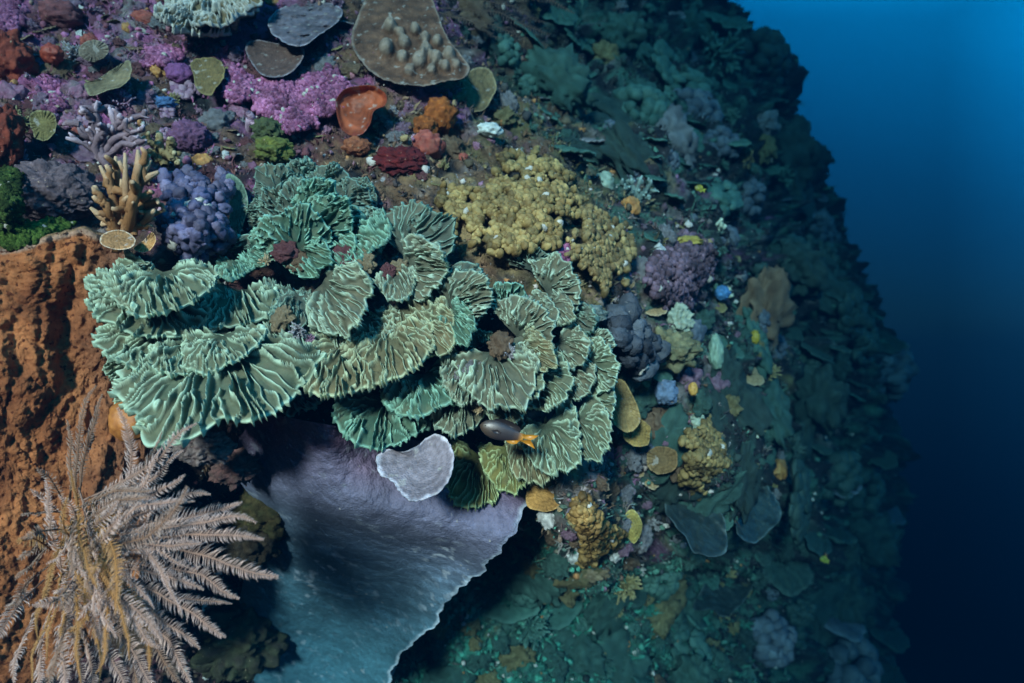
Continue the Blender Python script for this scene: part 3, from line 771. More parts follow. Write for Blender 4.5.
# ---- the large blue grey plate under the lettuce corals: a real sheet with its own slope
def big_plate():
    left = [(258, 412), (238, 440), (238, 480), (258, 506), (260, 535), (246, 572), (234, 620), (222, 700)]
    right = [(480, 452), (522, 476), (527, 500), (514, 537), (491, 556), (484, 572), (464, 586), (446, 603), (437, 622), (418, 640), (402, 654), (392, 672), (384, 700)]
    NS, NT = 300, 300
    t = np.linspace(0, 1, NS)
    def curve(P):
        P = np.array(P, float)
        from_ = np.linspace(0, 1, len(P))
        out = np.stack([np.interp(t, from_, P[:, k]) for k in range(2)], 1)
        for _ in range(3):
            out[1:-1] = (out[:-2] + 2 * out[1:-1] + out[2:]) / 4
        return out
    A, B = curve(left), curve(right)
    scal = 7 * vnoise(np.stack([t * 14, t * 0, t * 0 + 2], 1), 3) + 3.5 * vnoise(np.stack([t * 40, t * 0, t * 0 + 5], 1), 4)
    B = B + scal[:, None] * np.array((1, 0.5))
    s = np.linspace(0, 1, NT)
    P2 = A[:, None] * (1 - s)[None, :, None] + B[:, None] * s[None, :, None]
    T, S = np.meshgrid(t, s, indexing='ij')
    Yd = 1.38 + 0.85 * T ** 1.3 + 0.05 * np.sin(2.6 + 5.5 * S + 2.2 * T) * smooth(0.1, 0.4, T) + 0.16 * (1 - S) - 0.16 * np.sin(np.pi * S) * (1 - T) - 0.05 * smooth(0.8, 1, S)
    Yd = Yd + 0.34 * (1 - smooth(0.0, 0.30, T)) * smooth(0.25, 0.6, S)
    P = pt(P2[..., 0], P2[..., 1], Yd)
    q = P.reshape(-1, 3)
    view = P / np.linalg.norm(P, axis=2, keepdims=True)
    hh = 0.03 * fbm(q * 3, 3, 71) + 0.007 * fbm(q * 24, 4, 72) + 0.0035 * (0.6 - worley(q * 75, 8)[0])
    lump_ = np.exp(-(((P2[..., 0] - 322) / 20) ** 2 + ((P2[..., 1] - 553) / 8) ** 2)) * 0.03
    hh = hh.reshape(T.shape) + lump_
    P = P - view * hh[..., None]
    rim = smooth(0.975, 0.995, S + 0.01 * vnoise(q * 20, 3).reshape(T.shape))
    base = lerp3((0.125, 0.112, 0.17), (0.06, 0.155, 0.20), smooth(0.1, 0.9, T))  # tint of the deeper water put into the colour towards the bottom
    m = np.clip(0.5 + 0.8 * fbm(q * 6, 4, 74), 0, 1).reshape(T.shape)
    C = base * (0.72 + 0.5 * m)[..., None]
    dust = smooth(0.25, 0.6, fbm(q * 30, 3, 75).reshape(T.shape)) * np.clip(fbm(q * 4, 2, 76).reshape(T.shape) + 0.2, 0, 1)
    C = lerp3(C, (0.42, 0.45, 0.50), dust * 0.9)
    C = lerp3(C, (0.42, 0.50, 0.58), rim * np.clip(0.6 + 0.9 * vnoise(q * 9, 91).reshape(T.shape), 0.15, 0.9))
    mar = smooth(0.0, 0.25, 0.25 - T) * np.clip(0.4 + fbm(q * 7, 3, 77), 0, 1).reshape(T.shape)
    C = lerp3(C, (0.16, 0.05, 0.09), mar)
    mb = MB()
    mb.add(q + 0, grid_faces(NS, NT), C.reshape(-1, 3)) if False else mb.add(P.reshape(-1, 3), grid_faces(NS, NT), C.reshape(-1, 3))
    # underside and rim
    cols_ = [NT - 1] + [int(NT * f) for f in (.97, .9, .8, .7, .6, .5, .4, .3, .2, .1)] + [0]
    back = np.stack([P[:, -1]] + [P[:, c_] + view[:, c_] * (0.010 + 0.02 * (1 - c_ / NT)) for c_ in cols_], 1)
    cu = np.array([(0.5, 0.56, 0.66), (0.4, 0.45, 0.52)] + [(0.10, 0.11, 0.14)] * (len(cols_) - 1))
    mb.add(back.reshape(-1, 3), grid_faces(NS, len(cols_) + 1), np.tile(cu, (NS, 1)))
    org, _ = hit(300, 450)
    o = link('plate_coral', mb.mesh('plate_coral', org), M_plate)
    o.location = org
    return tag(o, 'very large smooth blue grey plate coral sloping down under the lettuce corals', 'coral')
big_plate()
disc('plate_coral', 'narrow teal plate coral at the bottom edge below the big blue grey plate', 'coral',
     [(318, 655), (322, 642), (338, 640), (362, 648), (385, 650), (396, 662), (380, 690), (330, 690)], 0, (0.11, 0.17, 0.19), (0.42, 0.5, 0.55), M_plate, Y=2.42, wrinkle=0.4, bowl=0.12, lean=(0.05, 0.1), rimw=0.07, lobes=0.06, rimwave=0.08)
disc('cup_coral', 'pale lavender heart shaped cup coral with a white rim', 'coral',
     [(377, 456), (388, 449), (402, 452), (417, 446), (428, 437), (440, 434), (450, 444), (454, 460), (450, 478), (440, 492), (424, 499), (411, 501), (400, 493), (394, 483), (380, 474)],
     0, (0.19, 0.165, 0.19), (0.46, 0.44, 0.49), M_plate, Y=1.33, wrinkle=0.35, ctr=(424, 462), bowl=0.3, lean=(-0.03, -0.08), rimw=0.12, lobes=0.05, nlobe=30, rimwave=0.05, thick=0.012, root=0.2, rough=0.003, M=160, K=40, stripes=0.05)
disc('cup_sponge', 'glossy red orange kidney shaped cup sponge among pink crust', 'sponge',
     [(336, 102), (344, 90), (358, 86), (374, 86), (386, 95), (385, 105), (374, 111), (370, 124), (362, 134), (350, 135), (340, 126)],
     0.10, (0.30, 0.07, 0.025), (0.20, 0.035, 0.015), M_smooth, bowl=0.55, lean=(0, -0.03), rimw=0.22, lip=0.16, thick=0.02, root=0.1, rough=0.003, wrinkle=0.0)
disc('disc_coral', 'round ochre disc coral below the lowest lettuce coral ledge', 'coral', ellipse(543, 496, 34, 35, 0, 10, 0.04), 0.10, (0.30, 0.16, 0.045), (0.40, 0.25, 0.09), M_plate, bowl=-0.2, rimw=0.07, lean=(0, -0.03), rough=0.002)
bump_pts = [(390, 28, 6, 12), (415, 31, 5, 9), (425, 40, 5, 9), (404, 44, 6, 9), (426, 52, 6, 10), (437, 43, 5, 9), (386, 50, 7, 11), (402, 58, 6, 8), (419, 62, 7, 10), (436, 60, 6, 11), (449, 56, 6, 10), (409, 72, 6, 6), (431, 71, 5, 6), (445, 68, 5, 8), (456, 66, 5, 6), (400, 34, 5, 6)]
def bump_col(PXY, rr, C, hgt, flat):
    k = smooth(0.008, 0.028, hgt)
    C = lerp3(C, np.array((0.27, 0.21, 0.16)), k * 0.8)
    return C * (0.8 + 0.4 * np.clip(fbm(flat * 30, 3, 12) + .5, 0, 1)).reshape(rr.shape)[..., None]
disc('knobby_plate_coral', 'broad brown plate coral studded with rounded knobs, near the top', 'coral',
     [(352, 40), (362, 62), (378, 76), (398, 83), (420, 86), (445, 82), (462, 78), (470, 68), (458, 52), (446, 36), (438, 14), (425, -12), (395, -18), (366, 0)],
     0.11, (0.115, 0.060, 0.036), (0.22, 0.165, 0.13), M_plate, wrinkle=0.0, rise=0.6, bowl=0.05, lean=(0.03, -0.22), rimw=0.05, lobes=0.03, bumps=[(x, y, r * 1.0, h * 1.25) for x, y, r, h in bump_pts], root=0.2, M=360, K=150, rough=0.003, colfn=bump_col)
disc('plate_coral', 'pale blue grey plate coral with scalloped edge at the top', 'coral', [(268, 22), (282, 8), (305, 0), (330, 2), (341, 12), (334, 26), (318, 36), (302, 45), (284, 42), (272, 34)], 0.09, (0.13, 0.11, 0.13), (0.34, 0.31, 0.36), M_rough, bowl=0.1, lean=(0.02, -0.14), rimw=0.06, lobes=0.12, rough=0.018, M=140, K=40)
disc('plate_coral', 'brown dish shaped plate coral just under the pale blue grey plate', 'coral', [(246, 48), (256, 40), (280, 44), (300, 46), (304, 56), (296, 68), (284, 76), (270, 77), (256, 70)], 0.08, (0.095, 0.055, 0.045), (0.22, 0.19, 0.21), M_plate, bowl=0.35, lean=(0.0, -0.08), rimw=0.08, lobes=0.03)
disc('plate_coral', 'olive plate coral with wavy edge right of the knobby brown plate', 'coral', [(452, 95), (462, 78), (476, 68), (490, 70), (497, 85), (492, 98), (484, 110), (468, 110), (456, 104)], 0.09, (0.14, 0.105, 0.05), (0.26, 0.21, 0.12), M_plate, bowl=0.15, lean=(0.02, -0.06), rimw=0.09, lobes=0.06, rimwave=0.06)

# ---- the ridged pale plate at the very top
p_, _ = hit(215, 15)
root = empty('ridged_coral', p_, 'pale ridged plate coral with white ruffled edges at the top edge', 'coral')
for i, (px, py, ang, L_, W_) in enumerate([(200, 18, -120, 30, 50), (222, 14, -80, 32, 60), (244, 6, -45, 26, 46), (212, 0, -95, 28, 70), (236, -8, -60, 26, 50)]):
    frond(px, py, ang, L_, W_, 55, float(depth_at(px, py)[0]) - 0.15, 900 + i, root, 105, ((0.10, 0.085, 0.05), (0.55, 0.55, 0.50)), 8)

# ---- knobby blue sponge
def knob_colony(name, label, cat, poly, n, mind, rpx, cols, nearer, mat, seed, group=None, sub=2, base_col=(0.06, 0.05, 0.06), part='knob', swell=0.08, big=None, patchy=0.0):
    rs0 = np.random.default_rng(seed + 1)
    poly = smooth_closed(poly, 60)
    c = poly.mean(0)
    poly = c + (poly - c) * (1 + (0.14 if patchy else 0.07) * rs0.normal(size=(60, 1)))
    P2 = in_poly(poly, n, seed, mind)
    if patchy:
        P2 = P2[fbm(np.stack([P2[:, 0] / 13, P2[:, 1] / 13, P2[:, 0] * 0 + seed], 1), 3, 17) > patchy - 0.5]
    org, _ = hit(*c)
    ext = np.ptp(np.array(poly), axis=0).mean() / 2
    rs = np.random.default_rng(seed)
    pts, rad, cc, stc = [], [], [], []
    for q in P2:
        y = float(depth_at(*q)[0])
        d = np.linalg.norm(q - c) / ext
        Y = y - nearer - swell * max(0, 1 - d ** 2)
        r = rpx * (0.5 + 0.95 * rs.random() ** 1.5) * Y / F
        Y -= 0.028 * fbm(np.array([[q[0] / 22, q[1] / 22, seed]]), 3, seed)[0] * Y / 1.5 * (rpx / 4)
        pts.append(pt(q[0], q[1], Y)); rad.append(r)
        k = rs.random()
        vv = 0.8 + 0.75 * fbm(np.array([[q[0] / 16, q[1] / 16, seed + 4.0]]), 3, seed + 2)[0]
        cc.append(max(0.35, vv) * lerp3(cols[0], cols[1], np.array(k)) if rs.random() > 0.02 else np.array((0.5, 0.48, 0.42)))
        stc.append(np.array((rs.normal() * 0.4, -0.8, rs.normal() * 0.5 + 0.2)))
    root = knob_cluster_mesh(name, pts, rad, cc, org, seed, sub, stretch=stc)
    return root, org, c
def single_knob(name, label, cat, *a, group=None, **kw):
    me, org, c = knob_colony(name, label, cat, *a, **kw)
    o = link(name, me, a[6]); o.location = org
    return tag(o, label, cat, group)
single_knob('knobby_sponge', 'blue violet knobby sponge like a bunch of grapes', 'sponge',
            [(166, 184), (182, 176), (206, 178), (226, 174), (232, 195), (226, 215), (232, 235), (222, 252), (206, 262), (190, 258), (176, 246), (164, 240), (162, 210)],
            210, 2.6, 5.0, ((0.070, 0.072, 0.15), (0.19, 0.165, 0.26)), 0.10, M_knob, 5, sub=3, swell=0.09)
# ---- yellowish leathery soft corals
YEL = ((0.22, 0.14, 0.045), (0.44, 0.325, 0.125))
lump('soft_coral_base', 'brown rock shelf carrying the yellow soft coral', 'rock', 512, 215, 150, 60, (0.12, 0.09, 0.05), M_rough, out=0.35, amp=0.2) if False else None
single_knob('leather_coral', 'wide mat of yellow tan nubbly soft coral above the lettuce corals', 'coral',
            [(441, 208), (456, 190), (486, 182), (500, 160), (522, 152), (545, 156), (562, 168), (574, 190), (580, 205), (560, 225), (548, 242), (520, 250), (492, 244), (470, 240), (446, 232)],
            1500, 1.3, 3.3, YEL, 0.07, M_knob, 15, group=None, swell=0.035, patchy=0.28)
single_knob('leather_coral', 'smaller yellow tan nubbly soft coral running down beside the right end of the wide mat', 'coral',
            [(578, 200), (592, 205), (612, 218), (628, 240), (632, 262), (618, 280), (600, 284), (588, 270), (572, 258), (566, 240), (584, 224)],
            650, 1.3, 3.2, ((0.20, 0.13, 0.05), (0.40, 0.30, 0.125)), 0.06, M_knob, 16, swell=0.03, patchy=0.25)
single_knob('leather_coral', 'yellow green lobed soft coral on the dim right hand slope', 'coral',
            [(680, 448), (694, 434), (712, 428), (730, 432), (746, 442), (744, 462), (732, 476), (716, 486), (704, 504), (688, 498), (678, 482), (690, 466)],
            700, 1.2, 3.3, ((0.18, 0.125, 0.045), (0.36, 0.26, 0.10)), 0.10, M_knob, 17, swell=0.045, patchy=0.2)
single_knob('leather_coral', 'ochre lobed soft coral hanging on the rock below the ochre disc', 'coral',
            [(572, 505), (586, 498), (598, 510), (606, 524), (622, 534), (616, 550), (604, 552), (594, 566), (582, 566), (576, 548), (584, 536), (572, 524)],
            300, 1.6, 3.4, ((0.22, 0.125, 0.035), (0.38, 0.24, 0.08)), 0.09, M_knob, 18, swell=0.03, patchy=0.2)

# ---- named lumps and sponges
lump('red_sponge', 'dark blood red sponge lump under the kidney shaped cup', 'sponge', 401, 160, 44, 26, (0.14, 0.012, 0.012), M_rough, nearer=0.03, amp=0.55, oct_=6, sub=5, out=0.3, col2=(0.05, 0.008, 0.012))
lump('orange_sponge', 'bright orange sponge clump below the knobby brown plate', 'sponge', 440, 115, 30, 30, (0.45, 0.13, 0.02), M_rough, nearer=0.05, amp=0.35, col2=(0.26, 0.07, 0.02), knob=0.15)
lump('orange_sponge', 'smaller orange sponge patch left of the bright orange clump', 'sponge', 425, 128, 22, 22, (0.42, 0.12, 0.02), M_rough, nearer=0.04, amp=0.35, col2=(0.2, 0.06, 0.02), knob=0.15)
lump('orange_sponge', 'ragged orange sponge at the foot of the kidney shaped cup', 'sponge', 356, 146, 26, 18, (0.36, 0.12, 0.05), M_rough, nearer=0.04, amp=0.4, col2=(0.16, 0.05, 0.03))
lump('red_sponge', 'brick red sponge bulging in from the upper left edge', 'sponge', 8, 62, 44, 52, (0.30, 0.06, 0.03), M_rough, nearer=0.08, amp=0.38, oct_=6, sub=5, col2=(0.16, 0.03, 0.02))
lump('red_sponge', 'rust red sponge below the brick red one at the left edge', 'sponge', 2, 138, 34, 62, (0.22, 0.04, 0.02), M_rough, nearer=0.10, amp=0.4, oct_=6, sub=5, col2=(0.12, 0.025, 0.015))
lump('red_sponge', 'small red sponge knob among grey crust at the upper left', 'sponge', 52, 54, 20, 18, (0.36, 0.06, 0.03), M_smooth, nearer=0.06, amp=0.25)
lump('red_sponge', 'pinkish red encrusted lump at the top left', 'sponge', 60, 14, 38, 24, (0.26, 0.08, 0.08), M_rough, nearer=0.06, amp=0.35, col2=(0.12, 0.05, 0.06))
lump('boulder_coral', 'grey violet boulder coral above the green turf at the left', 'coral', 56, 192, 74, 54, (0.17, 0.12, 0.13), M_rough, nearer=0.10, amp=0.24, oct_=7, out=0.45, col2=(0.08, 0.055, 0.065), sub=6, knob=0.05, kfreq=9, cfreq=7)
single_knob('algae_turf', 'bright green fuzzy turf of algae lying on top of the huge orange sponge', 'algae',
            [(-14, 226), (10, 224), (34, 222), (56, 218), (70, 222), (66, 232), (46, 240), (24, 246), (0, 250), (-14, 248)],
            900, 0.9, 2.0, ((0.045, 0.10, 0.018), (0.12, 0.20, 0.04)), 0.09, M_fuzz, 21, sub=1, swell=0.04)
single_knob('algae_turf', 'darker green algae tuft climbing the left side of the boulder coral', 'algae',
            [(-10, 172), (8, 168), (22, 174), (20, 192), (24, 210), (14, 224), (-10, 226)],
            700, 0.9, 2.0, ((0.025, 0.05, 0.014), (0.075, 0.12, 0.03)), 0.14, M_fuzz, 22, sub=1, swell=0.05)
lump('yellow_sponge', 'yellow green sponge lump above the dusky rosette', 'sponge', 274, 150, 34, 24, (0.15, 0.16, 0.03), M_rough, nearer=0.08, amp=0.4, oct_=6, sub=5, col2=(0.08, 0.10, 0.03))
lump('yellow_sponge', 'dull green sponge lump behind the yellow green one', 'sponge', 270, 133, 30, 26, (0.08, 0.10, 0.035), M_rough, nearer=0.05, amp=0.4, oct_=6, sub=5, col2=(0.05, 0.06, 0.03))
lump('purple_sponge', 'dusky mauve round coral right of the branching corals', 'coral', 190, 137, 36, 30, (0.20, 0.09, 0.17), M_rough, nearer=0.05, amp=0.25, oct_=6, sub=5, knob=0.12, kfreq=7, col2=(0.12, 0.05, 0.11))
lump('purple_sponge', 'mauve knob coral behind the round dusky one, among pink crust', 'coral', 180, 74, 26, 20, (0.28, 0.10, 0.27), M_rough, nearer=0.06, amp=0.25)
single_knob('mauve_rock', 'mauve crusted rock knoll jutting out at the right of the yellow soft coral', 'rock',
            [(652, 262), (664, 244), (682, 234), (702, 236), (714, 250), (712, 272), (700, 288), (690, 304), (672, 308), (656, 296), (648, 280)],
            620, 1.0, 3.0, ((0.10, 0.065, 0.085), (0.30, 0.19, 0.26)), 0.07, M_rough, 31, swell=0.10)
single_knob('grey_lobe_coral', 'dark slate blue lobed coral right of the lettuce coral cluster', 'coral',
            [(612, 318), (626, 312), (640, 320), (650, 334), (658, 350), (652, 364), (640, 368), (628, 356), (620, 342)],
            46, 4.0, 8.0, ((0.055, 0.065, 0.085), (0.10, 0.12, 0.145)), 0.08, M_plate, 32, sub=3, swell=0.05)
lump('grey_lobe_coral', 'small pale teal lobed coral between lettuce corals and yellow soft coral', 'coral', 586, 314, 42, 18, (0.17, 0.23, 0.21), M_plate, nearer=0.08, amp=0.25, knob=0.2, kfreq=2.5)
lump('white_sponge', 'pale greenish white sponge with smooth hollow on the right slope', 'sponge', 680, 320, 24, 28, (0.40, 0.47, 0.37), M_rough, nearer=0.06, amp=0.5, oct_=6, sub=5, col2=(0.2, 0.26, 0.2))
lump('tan_sponge', 'tan and olive sponge lump below the pale greenish white one', 'sponge', 672, 350, 52, 34, (0.24, 0.22, 0.12), M_rough, nearer=0.06, amp=0.5, oct_=6, sub=5, col2=(0.14, 0.15, 0.08), knob=0.15, kfreq=2.5)
lump('white_sponge', 'slim pale green sponge on the slope right of the tan lump', 'sponge', 716, 352, 14, 34, (0.26, 0.40, 0.30), M_smooth, nearer=0.08, amp=0.2)
lump('yellow_sponge', 'tiny bright yellow sponge on the mauve knoll', 'sponge', 690, 241, 22, 9, (0.48, 0.38, 0.09), M_rough, nearer=0.10, amp=0.7, oct_=6)
lump('blue_sponge', 'small vivid blue sponge right of the mauve knoll', 'sponge', 722, 293, 14, 14, (0.10, 0.30, 0.62), M_rough, nearer=0.10, amp=0.3)
lump('blue_sponge', 'pale blue sponge spot among brown rocks below the slate lobes', 'sponge', 666, 392, 22, 24, (0.17, 0.26, 0.40), M_rough, nearer=0.08, amp=0.3)
lump('blue_sponge', 'tiny sky blue sponge in the pink crust at the upper left', 'sponge', 166, 103, 18, 12, (0.09, 0.20, 0.42), M_rough, nearer=0.03, amp=0.6, oct_=6)
lump('orange_sponge', 'tiny orange yellow sponge on the dark right slope', 'sponge', 693, 389, 9, 13, (0.60, 0.34, 0.08), M_smooth, nearer=0.10, amp=0.2)
lump('yellow_sponge', 'tiny yellow sponge spot further out on the right slope', 'sponge', 755, 337, 9, 13, (0.50, 0.38, 0.04), M_smooth, nearer=0.12, amp=0.2)
lump('white_sponge', 'small chalk white sponge right of the olive plate', 'sponge', 490, 130, 24, 14, (0.62, 0.68, 0.64), M_smooth, nearer=0.08, amp=0.3)
disc('disc_coral', 'small yellow ochre disc on the tip of the rock at lower right', 'coral', ellipse(632, 527, 20, 30, 0, 9, 0.1), 0.10, (0.33, 0.26, 0.07), (0.42, 0.36, 0.13), M_plate, bowl=-0.15, rimw=0.12, lobes=0.06)
disc('plate_coral', 'olive brown plate coral standing right of the lettuce corals', 'coral', [(606, 385), (622, 380), (634, 398), (640, 420), (628, 432), (612, 420)], 0.06, (0.21, 0.15, 0.06), (0.30, 0.22, 0.09), M_plate, bowl=0.1, rimw=0.1, lobes=0.05)
disc('plate_coral', 'ochre plate coral below the olive brown one, with a knobby edge', 'coral', [(626, 424), (640, 418), (650, 428), (648, 444), (634, 446), (624, 438)], 0.06, (0.28, 0.19, 0.06), (0.34, 0.25, 0.1), M_rough, bowl=0.1, rimw=0.1, lobes=0.1, rough=0.006)
disc('plate_coral', 'dull brown plate coral in the shade left of the yellow green soft coral', 'coral', [(648, 452), (662, 446), (676, 452), (676, 468), (660, 474), (648, 466)], 0.05, (0.16, 0.105, 0.045), (0.22, 0.15, 0.07), M_plate, bowl=0.1, rimw=0.1, lobes=0.08)
disc('leaf_coral', 'olive leaf shaped plate coral above the mauve round coral', 'coral', [(190, 64), (200, 58), (222, 62), (224, 76), (216, 88), (210, 96), (198, 88), (194, 78)], 0.10, (0.13, 0.09, 0.035), (0.21, 0.16, 0.065), M_plate, bowl=0.1, lean=(0, -0.06), rimw=0.1, lobes=0.16)
disc('leaf_coral', 'tan curled leaf coral lying in the pink crust at upper left', 'coral', [(84, 84), (100, 78), (118, 66), (130, 60), (132, 74), (122, 86), (106, 92), (90, 95)], 0.10, (0.16, 0.125, 0.07), (0.22, 0.19, 0.11), M_plate, bowl=0.15, lean=(0, -0.06), rimw=0.1, lobes=0.16)
disc('leaf_coral', 'small olive cup coral with pale rim near the left edge', 'coral', [(30, 118), (40, 110), (54, 114), (56, 128), (48, 140), (34, 138)], 0.10, (0.14, 0.12, 0.045), (0.24, 0.22, 0.11), M_rough, bowl=0.1, rimw=0.14, lobes=0.16)
disc('leaf_coral', 'grey tan leaf coral with knobs above the tan curled one', 'coral', [(80, 46), (94, 40), (108, 46), (104, 58), (90, 62), (80, 56)], 0.08, (0.17, 0.14, 0.105), (0.23, 0.2, 0.15), M_rough, bowl=-0.1, rimw=0.1, lobes=0.16)
disc('leaf_coral', 'thin dark green leaf coral behind the knobby blue sponge', 'coral', [(226, 176), (240, 180), (248, 200), (244, 222), (236, 240), (226, 236), (230, 210)], 0.06, (0.07, 0.12, 0.09), (0.16, 0.24, 0.18), M_plate, bowl=0.2, rimw=0.1)

# ---- pink coralline crust: crinkled pads of it, each a thing
PINK = ((0.22, 0.055, 0.13), (0.60, 0.22, 0.40))
for lab, px, py, w, h in [('largest crinkled magenta coralline pad right of the brown dish coral', 318, 92, 62, 50), ('magenta coralline pad below the brown dish coral', 276, 96, 56, 32),
                          ('magenta coralline pad hanging towards the yellow green sponge', 292, 118, 44, 30), ('pink coralline pad at the upper left corner', 4, 16, 34, 44),
                          ('pink coralline pad between the olive leaf coral and the brown dish', 236, 84, 34, 36), ('pink coralline pad left of the curled tan leaf', 50, 96, 40, 30),
                          ('purple coralline pad above the olive leaf coral', 160, 56, 42, 26), ('small magenta coralline pad under the yellow soft coral', 562, 254, 30, 18)]:
    rc = np.random.default_rng(px)
    th_ = np.linspace(0, 2 * np.pi, 11, endpoint=False)
    poly = [(px + math.cos(t) * w * 0.56 * rc.uniform(.55, 1.2), py + math.sin(t) * h * 0.56 * rc.uniform(.55, 1.2)) for t in th_]
    single_knob('coralline_crust', lab, 'algae', poly, int(w * h * 0.42), 0.7, 2.0, PINK, 0.035, M_rough, px, group='magenta coralline crusts', sub=2, swell=0.035)

# ---- big thin plates of the dim right hand slope, each with a pale growing edge
for lab, cx, cy, w, h, pull in [('broad dark plate with thin pale edge left of the tiny yellow green fish', 694, 512, 66, 62, .12), ('tall dark plate with thin pale edge above the tiny yellow green fish', 752, 506, 56, 70, .15), ('low dark plate with pale edge at the foot of the right slope', 722, 590, 46, 54, .10)]:
    disc('plate_coral', lab, 'coral', ellipse(cx, cy, w, h, 20, 11, 0.16), pull, (0.030, 0.050, 0.048), (0.15, 0.21, 0.20), M_smooth, dusty=0.08, group='thin plates of the right slope', bowl=0.25, lean=(0.12, -0.22), rimw=0.045, lobes=0.16, rimwave=0.14, root=0.3, rough=0.012, wrinkle=0.3)
lump('whip_sponge', 'slim pale upright sponge stick on the dark right slope', 'sponge', 797, 446, 6, 32, (0.40, 0.46, 0.46), M_smooth, nearer=0.15, amp=0.15)
lump('rubble_rock', 'whitish crusted rubble under the widest lettuce coral fan', 'rock', 208, 448, 40, 26, (0.30, 0.24, 0.22), M_rough, nearer=0.22, amp=0.5, oct_=6, sub=5, col2=(0.10, 0.06, 0.06), knob=0.2)
lump('rubble_rock', 'reddish rubble between the whitish rubble and the big plate', 'rock', 236, 468, 34, 28, (0.20, 0.09, 0.08), M_rough, nearer=0.2, amp=0.5, oct_=6, sub=5, col2=(0.09, 0.06, 0.05), knob=0.2)
lump('mossy_rock', 'mossy brown rock against the left edge of the big blue grey plate', 'rock', 268, 512, 52, 44, (0.12, 0.085, 0.035), M_fuzz, nearer=0.3, amp=0.45, oct_=6, sub=5, col2=(0.06, 0.06, 0.025), knob=0.15)
lump('mossy_rock', 'dark brown rock beside the feather hydroid tips', 'rock', 250, 545, 46, 36, (0.09, 0.06, 0.035), M_fuzz, nearer=0.25, amp=0.45, oct_=6, sub=5, col2=(0.05, 0.04, 0.03), knob=0.15)
lump('mossy_rock', 'dark olive rock at the bottom left of the big plate', 'rock', 240, 640, 70, 60, (0.07, 0.075, 0.035), M_rough, nearer=0.2, amp=0.45, oct_=6, sub=5, col2=(0.05, 0.04, 0.03), knob=0.2)
# ------------------------------------------------------------------ branching corals, feather hydroids, fish
M_branch = mat_pigment('branching coral skin', rough=0.65, var=0.3, vscale=70, bump=0.7, bscale=320, bdist=0.003, spec=0.3)
M_feather = mat_pigment('hydroid feather', rough=0.8, var=0.2, vscale=60, bump=0.1, bscale=300, bdist=0.001, spec=0.15)

def branch_coral(name, label, cat, base, tips, rpx, col, tipcol, nearer, seed, group=None, fork=True):
    """Antler-like: from base (px,py) to each tip (px,py), knobbly and forking, tips leaning towards the diver."""
    org, n = hit(*base)
    rs = np.random.default_rng(seed)
    root = empty(name, org, label, cat, group)
    Yb = float(depth_at(*base)[0]) - nearer
    for i, (tx, ty) in enumerate(tips):
        mb = MB()
        def arm(p0, p1, r0, r1, k=8, side=True):
            t = np.linspace(0, 1, k)[:, None]
            P = p0 * (1 - t) + p1 * t
            P = P + np.sin(np.pi * t) * rs.normal(size=3) * np.linalg.norm(p1 - p0) * 0.10
            P[1:] += rs.normal(size=(k - 1, 3)) * r0 * 0.28
            rad = (r0 * (1 - t) + r1 * t)[:, 0] * (1 + 0.22 * rs.normal(size=k))
            rad[-1] *= 0.55
            V, Q = tube(P, np.maximum(rad, r1 * 0.4), 6)
            tt = np.repeat(t[:, 0], 6)
            mb.add(V, Q, lerp3(col, tipcol, smooth(0.72, 1.0, tt) * (1.0 if r1 < r0 * 0.8 or True else 0)) * (0.85 + 0.3 * rs.random()))
            return P
        s = Yb / F
        L = math.hypot(tx - base[0], ty - base[1])
        p0 = pt(base[0] + rs.normal() * rpx, base[1] + rs.normal() * rpx, Yb)
        p1 = pt(tx, ty, Yb - 0.35 * L * s * (0.4 + 0.8 * rs.random()))
        r0 = rpx * s
        P = arm(p0, p1, r0, r0 * 0.62)
        if fork:
            for q in range(rs.integers(3, 6)):
                k = rs.integers(2, 7)
                d = unit(p1 - p0) * 0.7 + rs.normal(size=3) * 0.55
                ln = L * s * (0.16 + 0.22 * rs.random())
                P2 = arm(P[k], P[k] + unit(d) * ln, r0 * 0.75, r0 * 0.5, 5)
        link('branch', mb.mesh('branch', org), M_branch, root)
    return root
branch_coral('branching_coral', 'tan antler shaped branching coral left of the blue knobby sponge', 'coral', (124, 236),
             [(94, 186), (104, 168), (114, 158), (128, 152), (140, 150), (152, 160), (160, 172), (108, 200), (150, 192), (120, 178), (134, 182), (92, 210), (100, 224), (154, 210), (126, 200), (140, 206), (112, 214)], 5.0, (0.22, 0.105, 0.04), (0.44, 0.30, 0.18), 0.16, 4)
branch_coral('branching_coral', 'mauve grey thin branching coral above the tan antler coral', 'coral', (104, 158),
             [(72, 118), (84, 108), (96, 100), (108, 106), (120, 112), (132, 118), (140, 130), (66, 136), (88, 126), (112, 126), (146, 142), (124, 134)], 4, (0.18, 0.12, 0.14), (0.46, 0.36, 0.42), 0.12, 5)
branch_coral('branching_coral', 'olive stubby branching coral between the antler coral and the mauve round coral', 'coral', (160, 158),
             [(146, 138), (158, 134), (170, 140), (176, 152), (180, 162), (150, 150)], 4.5, (0.19, 0.14, 0.06), (0.45, 0.38, 0.22), 0.12, 6)
disc('disc_coral', 'tan disc with dark pores at the foot of the antler coral', 'coral', ellipse(118, 240, 34, 20, 0, 9, 0.06), 0.22, (0.26, 0.14, 0.06), (0.48, 0.38, 0.28), M_plate, bowl=-0.1, rimw=0.1, lean=(0, -0.03))
disc('leaf_coral', 'orange brown leaf lobe right of the disc with dark pores', 'coral', [(134, 248), (144, 240), (152, 232), (156, 240), (150, 250), (140, 252)], 0.2, (0.30, 0.16, 0.06), (0.42, 0.28, 0.15), M_plate, bowl=0.1, rimw=0.12)
